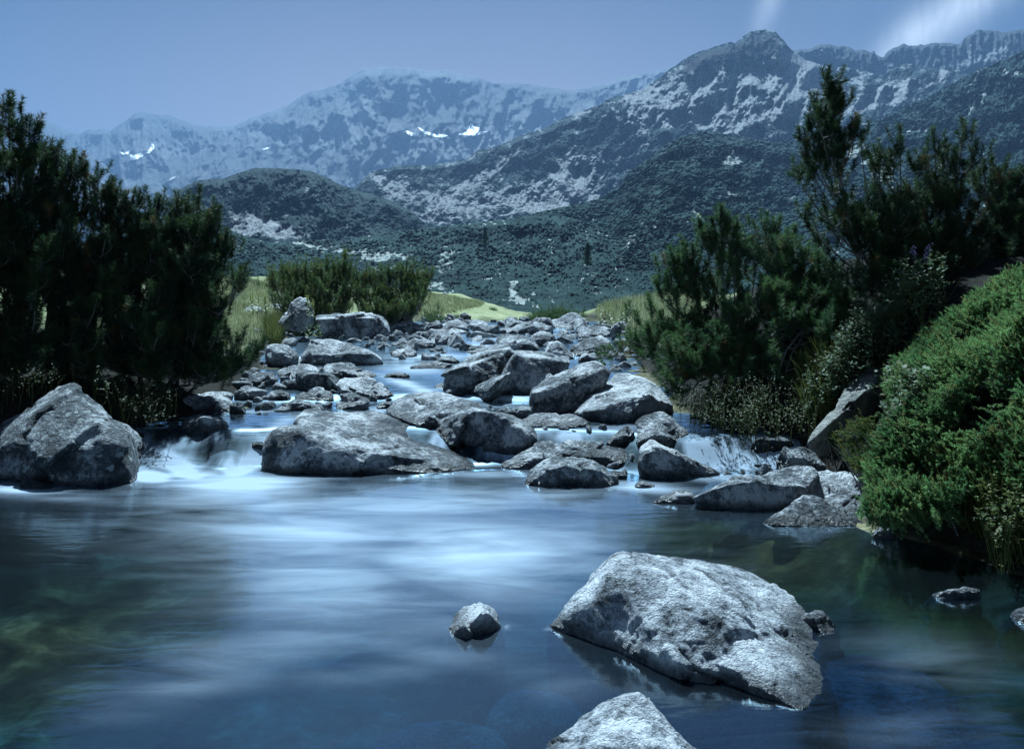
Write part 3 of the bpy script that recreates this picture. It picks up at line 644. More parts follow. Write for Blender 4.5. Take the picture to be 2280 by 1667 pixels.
rock('slanted dark block with a pale upper edge right of the midstream pair',
     [(1179,921),(1225,921),(1268,916),(1300,895),(1179,871,8.35),(1186,862,8.6),(1254,822,9.1),(1316,800,9.3),(1331,805,9.2),(1354,826,9.0),(1358,832,8.8),(1312,871,8.5),
      (1184,876,8.25),(1232,851,8.45),(1318,811,8.8),(1343,823,8.7)], res=6, rough=.02, sharp=90)
rock('big pale slab with a cracked flat face beside the foot of the right pine',
     [(1266,920),(1300,926),(1373,940),(1419,934),(1472,924),(1330,858,8.9),(1366,830,9.3),(1401,828,9.4),(1440,842,9.2),(1458,854,9.0),(1474,878,8.7),(1498,906,8.4),
      (1298,917,8.0),(1358,908,7.95),(1404,920,7.9),(1450,880,8.2)], res=6, mat=M['Pl'], rough=.022, sharp=80)
rock('huge pitted whitish boulder jutting from the pool in the right foreground',
     [(1230,1396),(1291,1411),(1376,1445),(1449,1488),(1510,1500),(1834,1425),
      (1350,1250,3.92),(1368,1230,3.92),(1388,1220,3.95),(1413,1219,3.98),(1449,1229,4.05),(1520,1238,4.2),(1584,1248,4.3),(1651,1260,4.3),(1694,1296,4.2),(1724,1300,4.15),(1785,1345,4.0),(1816,1376,3.9),
      (1360,1285,3.7),(1420,1262,3.72),(1510,1310,3.55),(1620,1394,3.38),(1520,1480,3.25),(1600,1500,3.2)],
     more=[[(1510,1500),(1590,1524),(1694,1561),(1779,1588),(1816,1578),(1848,1535),(1843,1473),(1836,1430),(1530,1455,3.3),(1620,1402,3.42),(1700,1390,3.55),(1780,1400,3.65),(1600,1480,3.22),(1700,1500,3.15),(1790,1560,3.05),(1820,1460,3.45)],
           [(1700,1345,3.9),(1724,1292,4.05),(1760,1318,4.0),(1785,1345,3.95),(1816,1380,3.85),(1830,1425,3.7),(1650,1420,3.5),(1600,1360,3.9)]],
     res=7, mat=M['Fo'], rough=.020, pits=.018, back=.5, sharp=80, cuts=4)
rock('pointed pale boulder rising from the water at the bottom edge of the photo',
     [(1130,1730),(1290,1800),(1480,1800),(1640,1750),(1193,1667,2.75),(1291,1602,2.85),(1352,1565,2.9),(1388,1534,2.9),(1410,1529,2.88),(1437,1536,2.85),(1459,1571,2.8),(1486,1614,2.75),(1541,1667,2.65),(1390,1618,2.6),(1327,1660,2.52),(1450,1650,2.55),(1420,1560,2.78)],
     res=6, mat=M['Fo'], rough=.028, back=.4)
rock('small lone cone shaped rock standing in the middle of the pool',
     [(996,1414),(1041,1420),(1089,1409),(1123,1397),(1004,1376,3.8),(1009,1352,3.85),(1036,1328,3.88),(1057,1319,3.86),(1078,1328,3.86),(1105,1360,3.85),(1121,1388,3.82),(1040,1375,3.66),(1070,1350,3.7)],
     res=5, mat=M['Fo'], name='rock', cat='rock', back=.15, rough=.03, pits=.04)
rock('dark little rocks lump touching the right side of the huge pitted boulder',
     [(1790,1390),(1834,1413),(1883,1410),(1790,1356,3.8),(1816,1349,3.85),(1823,1372,3.8),(1877,1394,3.75)], res=5, name='rock', cat='rock', back=.12)
rock('flat grey rock barely above the water right of the huge pitted boulder',
     [(2074,1325),(2090,1334),(2158,1334),(2187,1320),(2097,1309,4.12),(2140,1303,4.13),(2182,1304,4.12)], res=5, mat=M['R'], name='rock', cat='rock', back=.12, rough=.04)
rock('rock cut by the right edge of the photo, low in the water',
     [(2240,1380),(2270,1390),(2330,1385),(2255,1355,3.9),(2285,1340,3.88),(2330,1335,3.9)], res=5, name='rock', cat='rock', back=.15)
arock('small pale stone at the dark waterline under the juniper', [(1942,1186),(1955,1172),(1975,1168),(1990,1178),(1988,1190),(1948,1192)], Yb=5.1, name='stone', cat='stone', mat=M['Pl'])
arock('small wet black rock at the foot of the left boulder', [(42,1078),(50,1067),(70,1066),(125,1083),(120,1090),(45,1090)], name='rock', cat='rock')
# right shore
arock('low mossy rock at the water, left tip of the right shore rocks', [(1447,1117),(1472,1099),(1525,1089),(1548,1092),(1556,1118),(1500,1122)], name='rock', cat='rock', moss=.8, thick=.5)
arock('long dark fronted boulder with a grey back on the right shore', [(1540,1112),(1603,1074),(1681,1053),(1773,1035),(1801,1038),(1822,1056),(1790,1085),(1762,1110),(1744,1126),(1719,1134),(1631,1128),(1560,1120)],
      edge=[(1550,1105),(1613,1080),(1666,1070),(1725,1078),(1745,1105)], res=6, thick=.45, rough=.03)
rock('pale bulky boulder half covered by juniper on the right shore',
     [(1751,1150),(1860,1165),(1960,1160),(1751,1095,6.1),(1826,1052,6.1),(1879,1036,6.2),(1935,1050,6.2),(1960,1110,5.9),(1780,1110,5.95),(1880,1090,5.9)], res=6, mat=M['Pl'], rough=.035)
arock('triangular grey boulder at the front of the right shore', [(1690,1165),(1734,1138),(1783,1106),(1808,1102),(1843,1116),(1900,1150),(1925,1168),(1800,1172)], top=.85, thick=.4, res=6, rough=.03)
arock('dark rock under the juniper, just right of the right cascade', [(1734,1045),(1748,999),(1790,990),(1819,1007),(1850,1045),(1800,1055)], thick=.7, mat=M['L'])
arock('little upright grey rock in front of the right cascade', [(1692,1052),(1697,1036),(1708,1030),(1720,1040),(1722,1054)], name='rock', cat='rock', Yb=6.7)
arock('wet dark rock behind the right cascade', [(1672,1000),(1684,978),(1715,968),(1760,975),(1775,1003),(1720,1008)], name='rock', cat='rock', mat=M['L'], top=.2, moss=.8)
rock('long narrow slab propped diagonally on the bank in front of the juniper',
     [(1797,990,6.3),(1812,962,6.5),(1845,918,6.7),(1900,858,7.0),(1926,818,7.2),(1962,804,7.3),(1980,808,7.3),(1985,860,7.2),(1935,898,6.9),(1880,935,6.6),(1830,975,6.4),(1880,915,6.55),(1940,860,6.8),(1900,1000,6.7),(1980,930,7.0),(1830,1010,6.6)], mat=M_BANK, dry=True, res=6, rough=.03)
# centre right group
arock('flat grey slab in the water below the slanted dark block', [(1150,936),(1192,921),(1270,917),(1300,925),(1328,944),(1298,951),(1234,954),(1180,954)], top=.7, thick=.7, name='rock', cat='rock', mat=M['Pl'])
arock('small two toned rock in the rapids left of the tall split rock', [(1351,985),(1376,953),(1394,943),(1413,964),(1410,993),(1369,994)], name='rock', cat='rock', moss=.6)
arock('tall split rock with a slanting pale face between the right rapids', [(1413,940),(1429,922),(1454,932),(1472,912),(1493,925),(1525,953),(1546,982),(1564,1012),(1500,1012),(1425,1010)],
      edge=[(1425,985),(1461,968),(1525,985),(1550,1005)], res=6, thick=.7, Yb=7.15)
arock('wedge shaped rock with a dark ragged front at the foot of the tall split rock', [(1419,995),(1447,976),(1472,988),(1525,1010),(1578,1038),(1607,1053),(1525,1064),(1454,1062),(1419,1052)],
      edge=[(1430,1010),(1475,1000),(1540,1032)], res=6, thick=.5)
arock('low wet ledge of rock with water trickling over its right half', [(1119,1038),(1153,1007),(1192,985),(1234,983),(1348,990),(1410,1000),(1418,1030),(1300,1040),(1180,1044)], top=.55, thick=.35, res=6, mat=M['R'], rough=.04)
arock('rounded dark faced rock in the pool in front of the low wet ledge', [(1170,1076),(1181,1042),(1217,1024),(1298,1016),(1319,1023),(1355,1045),(1378,1066),(1376,1083),(1312,1086),(1206,1085)],
      top=.3, thick=.6, res=6, rough=.04)
arock('thin dark tip of rock beside the rounded dark faced rock', [(1352,1062),(1365,1047),(1401,1056),(1398,1064),(1370,1068)], name='rock', cat='rock')
arock('mossy wet rock split by trickling water above the low wet ledge', [(1206,985),(1232,962),(1256,952),(1281,951),(1312,970),(1328,993)], name='rock', cat='rock', moss=1.0, mat=M['L'], Yb=7.55)
arock('small flat mossy stone in the ripples of the pool edge', [(1410,1083),(1418,1073),(1440,1070),(1462,1078),(1458,1087)], name='stone', cat='stone', moss=1.0)
arock('dark wet cobble heap between the humped boulder and the slanted block', [(1105,925),(1120,910),(1150,900),(1178,905),(1182,930),(1140,938)], name='rock', cat='rock', mat=M['L'], rough=.09)
arock('dark knob of rock at the right end of the humped boulder', [(1150,975),(1162,950),(1185,945),(1200,965),(1192,985),(1165,995)], name='rock', cat='rock', mat=M['L'])
arock('low black stone in the white water in front of the midstream pair', [(991,872),(1000,865),(1025,868),(1040,879),(1020,882)], name='stone', cat='stone', mat=M['L'])
# left side of the stream
arock('long flat slab dappled by the shade of the left pine', [(358,892),(365,884),(403,878),(504,874),(516,880),(516,916),(480,920),(370,915)], top=.35, thick=.6, res=6, mat=M['Pl'])
arock('dark wet stump of rock at the right end of the dappled slab', [(508,918),(513,895),(528,890),(545,895),(549,918),(530,922)], name='rock', cat='rock', mat=M['L'])
arock('low black wet rock in the shade below the dappled slab', [(395,950),(410,938),(445,925),(480,927),(515,945),(500,957),(430,962)], name='rock', cat='rock', mat=M['L'], top=.2)
arock('small glistening rock at the lip of the left cascade', [(555,995),(562,984),(580,981),(594,990),(590,1000),(565,1000)], name='rock', cat='rock', mat=M['L'])
arock('upright pointed boulder standing on the grass beside the round pine bush', [(622,716),(644,676),(664,659),(674,656),(689,666),(698,690),(698,720),(664,728),(635,722)], top=.55, thick=.8, Yb=16.6, dry=True, res=6, mat=M['Pl'])
arock('long flat topped boulder lying under the round pine bush', [(701,728),(704,706),(743,697),(832,697),(856,706),(864,724),(863,745),(780,748),(715,744)], edge=[(706,712),(745,710),(805,719),(835,707)], Yb=17.2, dry=True, res=6, thick=.5)
arock('dark boulder in the shade at the right end of the round pine bush', [(862,740),(866,716),(905,712),(935,720),(957,736),(920,750),(870,750)], Yb=18.8, dry=True, top=.15, mat=M['L'])
arock('long humped pale boulder with grass tufts at its left end', [(667,793),(677,770),(692,757),(721,754),(777,760),(821,776),(843,790),(861,809),(814,814),(760,806),(700,802)], edge=[(690,790),(780,790),(800,795),(835,788)], res=6, thick=.5, mat=M['Pl'])
arock('pale rock with a dark triangular front left of the long humped boulder', [(590,775),(611,766),(644,772),(664,786),(668,793),(640,812),(606,818),(593,802)], edge=[(600,800),(622,787),(640,799)], mat=M['Pl'])
arock('flat pale rock behind the dark square block', [(622,826),(636,813),(700,807),(717,819),(712,835),(660,842),(628,842)], top=.75, name='rock', cat='rock', mat=M['Pl'])
arock('dark square block of rock left of the striped slab', [(655,845),(659,830),(728,828),(762,839),(757,866),(700,870),(652,868)], top=.10, thick=.6, mat=M['L'])
arock('small black rock against the left end of the dark square block', [(622,860),(630,848),(655,845),(685,855),(690,868),(630,868)], name='rock', cat='rock', top=.15, mat=M['L'])
arock('striped slab with slanting layers near the centre of the stream', [(749,858),(761,843),(819,840),(854,859),(876,878),(836,886),(780,880)], top=.8, thick=.7, strata=.5, mat=M['Pl'], res=6)
arock('grey angular rock above the striped slab', [(714,822),(725,808),(754,805),(785,812),(838,836),(800,842),(750,842)], top=.6, mat=M['R'])
arock('low grey rock left of the striped slab', [(655,880),(699,864),(735,869),(748,888),(720,893),(660,892)], name='rock', cat='rock', top=.7)
arock('smooth wedge of rock directly below the striped slab', [(740,897),(770,879),(788,875),(815,882),(828,892),(800,905),(750,912)], top=.7, name='rock', cat='rock')
arock('dark mossy rock left of the smooth wedge', [(628,902),(645,890),(660,885),(699,898),(722,910),(700,917),(650,915)], top=.25, moss=.9, mat=M['L'], name='rock', cat='rock')
arock('layered dark rock beside the outermost twigs of the left pine', [(518,866),(544,857),(575,860),(593,869),(586,888),(540,892),(520,886)], strata=.4, top=.3, name='rock', cat='rock')
arock('small pale stone between the layered dark rock and the low grey rock', [(592,886),(600,870),(625,864),(652,876),(648,890),(610,892)], name='stone', cat='stone')
arock('oval grey rock right of the lowest twigs of the left pine', [(550,855),(563,830),(600,829),(620,843),(600,856),(570,860)], top=.65, name='rock', cat='rock')
arock('flat pale stone between the humped boulder and the flat pale rock', [(640,802),(655,794),(720,794),(726,808),(690,812),(650,811)], top=.6, name='stone', cat='stone', mat=M['Pl'])
# far stones of the stream
arock('smooth domed boulder at the head of the stream, left of the channel', [(951,757),(977,735),(1004,731),(1020,738),(1034,750),(1040,766),(997,769),(960,766)], top=.7, mat=M['Pl'], edge=[(985,765),(1012,752),(1035,756)])
arock('rough grey boulder directly behind the leaning midstream pair', [(1094,768),(1097,752),(1121,746),(1161,744),(1190,754),(1206,778),(1150,782),(1100,776)], top=.55, mat=M['R'])
arock('block with a pale roof and dark foot right of the rough grey boulder', [(1211,782),(1227,758),(1245,758),(1274,779),(1282,800),(1254,801),(1214,790)], top=.6, mat=M['Pl'])
arock('broad domed grey boulder near the twigs of the right pine, far side', [(1262,778),(1280,762),(1298,753),(1331,747),(1365,765),(1376,782),(1320,792),(1270,790)], top=.8, mat=M['R'], thick=.6)
arock('flat slab with a dark notch in the row of stones below the meadow', [(1119,738),(1154,721),(1188,717),(1215,722),(1232,732),(1200,742),(1140,744)], edge=[(1180,740),(1190,724),(1225,733)], mat=M['Pl'])
arock('highest pale pointed boulder at the head of the stream', [(1208,722),(1254,702),(1276,692),(1290,696),(1300,710),(1307,728),(1276,735),(1225,732)], top=.8, mat=M['Pl'], Yb=21, thick=.7)
arock('low broad slab right of the highest pale boulder', [(1275,736),(1309,721),(1342,725),(1368,740),(1350,750),(1290,748)], top=.8, mat=M['R'])
arock('rough rock in the row in front of the highest pale boulder', [(1175,768),(1180,745),(1205,735),(1232,742),(1240,762),(1215,772)], top=.5)
arock('dark edged stone at the left end of the row below the meadow', [(943,735),(955,718),(975,712),(990,722),(980,738),(955,740)], name='rock', cat='rock', top=.4)
arock('pale humped rock left of the thin path on the meadow', [(976,732),(1000,712),(1020,710),(1045,724),(1030,738),(990,738)], top=.6, mat=M['Pl'])
arock('pale rock with a dark crease at the foot of the meadow', [(1040,727),(1046,710),(1065,708),(1092,724),(1075,732),(1050,733)], top=.6, mat=M['Pl'])
arock('round dark stone under the far domed boulder', [(1285,800),(1300,788),(1322,785),(1335,795),(1325,804),(1295,806)], name='stone', cat='stone', top=.4)
arock('round pale stone in the tall grass of the right bank, far side', [(1357,735),(1362,722),(1373,716),(1382,724),(1383,735),(1370,738)], name='stone', cat='stone', Yb=17, dry=True, mat=M['Pl'])
arock('small grey stone in the open meadow on the skyline', [(978,660),(985,652),(992,649),(998,657),(999,662),(985,663)], Yb=46, dry=True, name='stone', cat='stone')
arock('flat white stone lying in the grass by the left pine', [(590,685),(600,678),(622,676),(635,681),(625,688),(600,689)], Yb=22, dry=True, name='stone', cat='stone', mat=M['Pl'], top=.8)
arock('grey slab sunk in the grass below the yellow flowering plant', [(540,692),(548,683),(575,679),(588,686),(580,692),(555,695)], Yb=20, dry=True, name='stone', cat='stone', top=.8)
arock('flat low rock awash in the white channel left of the midstream pair', [(916,816),(935,806),(975,803),(1004,813),(990,820),(930,821)], top=.8, name='rock', cat='rock')
arock('dark humped stone just upstream of the flat low rock awash in the channel', [(964,806),(985,792),(1010,793),(1024,806),(992,811)], top=.3, name='rock', cat='rock', mat=M['L'])
arock('low dark rock in the riffle right of the grey angular rock', [(850,838),(862,828),(895,826),(912,834),(898,842),(860,843)], top=.5, name='rock', cat='rock', mat=M['L'])
arock('sunlit flat rock in the channel below the smooth domed boulder', [(1034,782),(1048,770),(1078,768),(1094,778),(1080,787),(1045,788)], top=.7, name='rock', cat='rock', mat=M['Pl'])
arock('pale wedge in the channel right of the long humped boulder', [(868,790),(880,776),(905,772),(930,784),(918,794),(880,796)], top=.7, name='rock', cat='rock', mat=M['Pl'])
arock('broad low stone behind the pale wedge in the channel', [(905,768),(918,755),(950,752),(972,764),(955,773),(918,775)], top=.7, name='rock', cat='rock', mat=M['R'])
arock('bluish low rock between the humped boulder and the striped slab', [(838,905),(850,893),(872,892),(884,902),(870,910),(848,911)], top=.5, name='rock', cat='rock', mat=M['L'])
# pale stones lying under the water
def sunk(label, x, y, w, h, zt, **k):
    if x in (190, 2150, 2050, 1920): return
    Y = 1.0
    Y = CZ / ((y - HY) / F); c = P(x, y, Y); c[2] = zt
    # apparent position through clear water
    Yt = (CZ - zt) / ((y - HY) / F); c = P(x, y, Yt)
    a = w / F * Yt / 2; b = h / F * Yt * 1.6
    r = np.random.default_rng(int(x)); pts = []
    for i in range(14):
        th = i / 14 * 2 * math.pi; pts.append(c + np.array([a * math.cos(th) * r.uniform(.8, 1.1), b * math.sin(th) * r.uniform(.8, 1.1), -.02]))
        pts.append(c + np.array([1.7 * a * math.cos(th), 1.7 * b * math.sin(th), -.28]))
        pts.append(c + np.array([.5 * a * math.cos(th), .5 * b * math.sin(th), .03]))
    o = hull_rock([np.array(pts)], 4, M_BANK, seed=int(x), name='rock', rough=.006, cuts=0, water=-99); tag(o, label, 'rock'); return o
sunk('broad pale rock lying under water, left of the tip of the pointed boulder', 1190, 1570, 250, 60, -.22)
sunk('pale rock lying under water at the bottom edge, left of the pointed boulder', 980, 1640, 280, 60, -.24)
sunk('dark flat shelf of rock under water at the right foot of the huge pitted boulder', 1960, 1520, 280, 120, -.08)
sunk('thin pale stone under water right of the huge pitted boulder summit', 1920, 1314, 110, 16, -.10)
sunk('round brown rock lying under water in the left foreground', 190, 1440, 150, 30, -.25)
sunk('pale underwater rock near the right edge of the photo', 2150, 1470, 160, 40, -.2)
sunk('pale underwater rock in the bottom right corner', 2050, 1620, 260, 50, -.2)

# filler stones: prototypes copied
def proto_stone(i):
    r = np.random.default_rng(100 + i)
    p = r.normal(size=(12, 3)); p /= np.linalg.norm(p, axis=1)[:, None]; p *= r.uniform(.75, 1.1, (12, 1)); p *= np.array([.5, .42, .28 + .12 * r.random()])
    o = hull_rock([p], 4, [M['R'], M['Pl'], M['L'], M['Pl'], M['R']][i % 5], seed=200 + i, name='stone', water=-99, rough=.035, sharp=45)
    return o
PROTO = [proto_stone(i) for i in range(10)]
PZ0 = [o.location.copy() for o in PROTO]
used_proto = [False] * 10
ZONES = [
  ([(950,742),(1105,738),(1100,772),(1010,788),(985,800),(970,775),(900,775),(905,760)], 30, (.25, .8), 'stone', 'stones breaking the water left of the rough grey boulder'),
  ([(835,765),(900,770),(970,780),(985,800),(950,812),(870,800)], 12, (.2, .5), 'stone', 'low stones awash below the long humped boulder'),
  ([(1150,800),(1200,785),(1290,790),(1180,800)], 6, (.15, .3), 'stone', 'stones behind the dark midstream pair'),
  ([(1060,890),(1110,900),(1170,895),(1178,925),(1110,935)], 10, (.07, .18), 'stone', 'wet cobbles beside the slanted dark block'),
  ([(540,900),(620,890),(640,915),(600,930),(550,925)], 7, (.08, .2), 'stone', 'wet stones above the left cascade'),
  ([(1330,950),(1412,1000),(1412,1060),(1380,1060),(1330,1000)], 7, (.07, .16), 'stone', 'wet stones among the centre rapids'),
  ([(1560,1045),(1690,1040),(1690,1070),(1560,1090)], 6, (.06, .15), 'stone', 'stones below the right cascade'),
  ([(515,850),(560,820),(600,795),(665,810),(740,830),(760,870),(740,900),(700,925),(560,915),(520,890)], 48, (.13, .38), 'small grey stone among the shallows beside the left pine', 'stones in the shallows beside the left pine'),
  ([(735,745),(800,748),(900,745),(960,745),(960,775),(900,780),(850,782),(780,765),(740,755)], 46, (.22, .55), 'angular pale stone in the bar below the round pine bush', 'stones in the bar below the round pine bush'),
  ([(940,712),(1000,708),(1110,720),(1130,738),(1090,748),(1040,740),(960,745),(1000,745),(1190,742),(1205,714),(1110,714),(930,735)], 44, (.3, .8), 'sunlit stone in the row along the foot of the meadow', 'stones along the foot of the meadow'),
  ([(1140,735),(1230,722),(1300,722),(1400,735),(1410,790),(1380,812),(1300,800),(1280,770),(1200,775),(1140,760)], 62, (.25, .75), 'pale stone crowded at the head of the stream by the right bank', 'stones at the head of the stream by the right bank'),
  ([(1300,800),(1400,790),(1430,820),(1400,830),(1360,825)], 8, (.15, .35), 'small stone under the lowest twigs of the right pine', 'stones under the twigs of the right pine'),
  ([(1150,920),(1200,940),(1320,950),(1340,970),(1220,960),(1150,955)], 9, (.07, .18), 'small wet stone in the rapids by the flat grey slab', 'stones in the rapids by the flat grey slab'),
  ([(800,905),(860,905),(880,888),(860,870),(800,880)], 6, (.08, .2), 'wet pebble in the white water below the striped slab', 'pebbles below the striped slab'),
  ([(540,740),(640,745),(700,760),(660,775),(590,790),(550,790)], 16, (.2, .45), 'whitish stone at the grassy edge of the left bank', 'stones at the grassy edge of the left bank'),
]
rs = np.random.default_rng(5); FILL = []
for poly, cnt, (s0, s1), lab, grp in ZONES:
    xs = [q[0] for q in poly]; ys = [q[1] for q in poly]; n = 0; placed = []; tries = 0
    while n < cnt and tries < 4000:
        tries += 1
        x = rs.uniform(min(xs), max(xs)); y = rs.uniform(min(ys), max(ys))
        if not in_poly(poly, np.array([x]), np.array([y]))[0]: continue
        gf = lambda X, Y: np.maximum(W(X, Y), ground(X, Y))
        Y = depth_on(x, y, gf); c = P(x, y, Y); s = s0 + (s1 - s0) * rs.random() ** 1.8
        if any(abs(c[0] - q[0]) + .6 * abs(c[1] - q[1]) < .48 * (s + q[2]) for q in placed): continue
        placed.append((c[0], c[1], s)); i = int(rs.integers(10))
        if not used_proto[i]: o = PROTO[i]; used_proto[i] = True
        else: o = PROTO[i].copy(); COL.objects.link(o)
        o.location = (c[0], c[1] + .3 * s, c[2] - .06 * s); o.rotation_euler = (rs.uniform(-.35, .35), rs.uniform(-.35, .35), rs.uniform(0, 6.28))
        FILL.append((o, x, y, s, i % 5, grp)); o.location.z -= .12 * s; o.scale = (s * rs.uniform(.9, 1.5), s * rs.uniform(.8, 1.2), s * rs.uniform(.7, 1.25)); tag(o, lab, 'stone', grp); n += 1
ANCH = [('striped slab', 812, 862), ('dark square block', 705, 850), ('layered dark rock', 555, 875), ('oval grey rock', 585, 842), ('long humped boulder', 760, 785),
        ('rock with the dark triangle', 630, 790), ('flat topped boulder', 780, 722), ('smooth domed boulder', 995, 748), ('path stone', 1010, 726), ('meadow foot rock', 1066, 720),
        ('notched flat slab', 1176, 732), ('highest pale boulder', 1260, 715), ('low broad slab', 1320, 738), ('broad domed boulder', 1320, 768), ('pale roofed block', 1245, 778),
        ('rough grey boulder', 1150, 760), ('pointed grass boulder', 664, 690), ('flat pale rock', 670, 825), ('smooth wedge', 785, 893), ('low grey rock', 700, 880), ('slanted dark block', 1270, 860), ('flat grey slab', 1235, 937)]
ORD = ['nearest', 'second nearest', 'third nearest', 'fourth nearest', 'fifth nearest', 'sixth nearest', 'seventh nearest', 'eighth nearest', 'ninth nearest', 'tenth nearest', 'eleventh nearest', 'twelfth nearest', 'thirteenth nearest', 'fourteenth nearest', 'fifteenth nearest', 'sixteenth nearest', 'seventeenth nearest', 'eighteenth nearest', 'nineteenth nearest', 'twentieth nearest']
TONE = ['grey', 'pale', 'dark speckled', 'whitish', 'bluish grey']
_b = {}
for f in FILL:
    o, x, y, s, tn, g = f
    a = min(ANCH, key=lambda q: (q[1] - x) ** 2 + 4 * (q[2] - y) ** 2); dx, dy = x - a[1], (y - a[2]) * 2
    dn_ = ('left of' if dx < 0 else 'right of') if abs(dx) > abs(dy) else ('behind' if dy < 0 else 'in front of')
    _b.setdefault((a[0], dn_, TONE[tn]), []).append((dx * dx + dy * dy, f))
for (an, dn_, tone), lst in _b.items():
    lst.sort(key=lambda q: q[0])
    for k, (_, f) in enumerate(lst):
        sz = 'small' if f[3] < .25 else 'sizeable'
        f[0]['label'] = f"{sz} {tone} stone, {ORD[min(k, 19)]} such {dn_} the {an}"
for i in range(10):
    if not used_proto[i]: bpy.data.objects.remove(PROTO[i])

# ------------------------------------------------------------------ plants
def norm(v): return v / np.maximum(np.linalg.norm(v, axis=-1, keepdims=True), 1e-9)
def needle_geo(b, d, L, n_per, nlen, nwid, rng, a0=72, a1=50, dry=None):
    """b,d (N,3), L (N) -> triangles, one per needle"""
    Nn = len(b); t = (np.arange(n_per)[None, :] + rng.random((Nn, n_per))) / n_per
    ph = rng.random((Nn, n_per)) * 2 * math.pi
    up = np.where(np.abs(d[:, 2:3]) > .9, np.array([[1, 0, 0.]]), np.array([[0, 0, 1.]]))
    u = norm(np.cross(d, up)); v = np.cross(d, u)
    al = np.radians(a0 + (a1 - a0) * t ** 1.5 + rng.normal(0, 7, t.shape))
    rad = u[:, None] * np.cos(ph)[..., None] + v[:, None] * np.sin(ph)[..., None]
    nd = d[:, None] * np.cos(al)[..., None] + rad * np.sin(al)[..., None]
    base = b[:, None] + d[:, None] * (t * L[:, None])[..., None]
    ll = nlen * (.75 + .5 * rng.random(t.shape))[..., None]
    side = norm(np.cross(nd, rng.normal(size=nd.shape)))
    A = base + side * nwid / 2; B = base - side * nwid / 2; Cc = base + nd * ll
    V = np.stack([A, B, Cc], 2).reshape(-1, 3); m = Nn * n_per
    dr = np.repeat(dry if dry is not None else np.zeros(Nn), n_per * 3)
    return V, np.arange(m * 3).reshape(m, 3), dr
def tube_geo(paths, k=5):
    """paths: list of (pts (n,3), radii (n))"""
    Vs = []; Fs = []; off = 0
    ang = np.arange(k) / k * 2 * math.pi
    for pts, rr in paths:
        pts = np.asarray(pts); n = len(pts); tg = norm(np.gradient(pts, axis=0))
        ref = np.array([0.3, 1, .2]); u = norm(np.cross(tg, ref)); v = np.cross(tg, u)
        ring = pts[:, None] + (u[:, None] * np.cos(ang)[None, :, None] + v[:, None] * np.sin(ang)[None, :, None]) * np.asarray(rr)[:, None, None]
        Vs.append(ring.reshape(-1, 3))
        i = np.arange(n - 1)[:, None] * k; j = np.arange(k)[None, :]; j2 = (j + 1) % k
        Fs.append(off + np.stack([i + j, i + j2, i + k + j2, i + k + j], -1).reshape(-1, 4)); off += n * k
    return np.concatenate(Vs), np.concatenate(Fs)
def bez(a, b, c, n=7):
    t = np.linspace(0, 1, n)[:, None]; return (1 - t) ** 2 * a + 2 * t * (1 - t) * b + t * t * c
def empty(name, loc): 
    o = bpy.data.objects.new(name, None); COL.objects.link(o); o.location = loc; o.empty_display_size = .2; return o
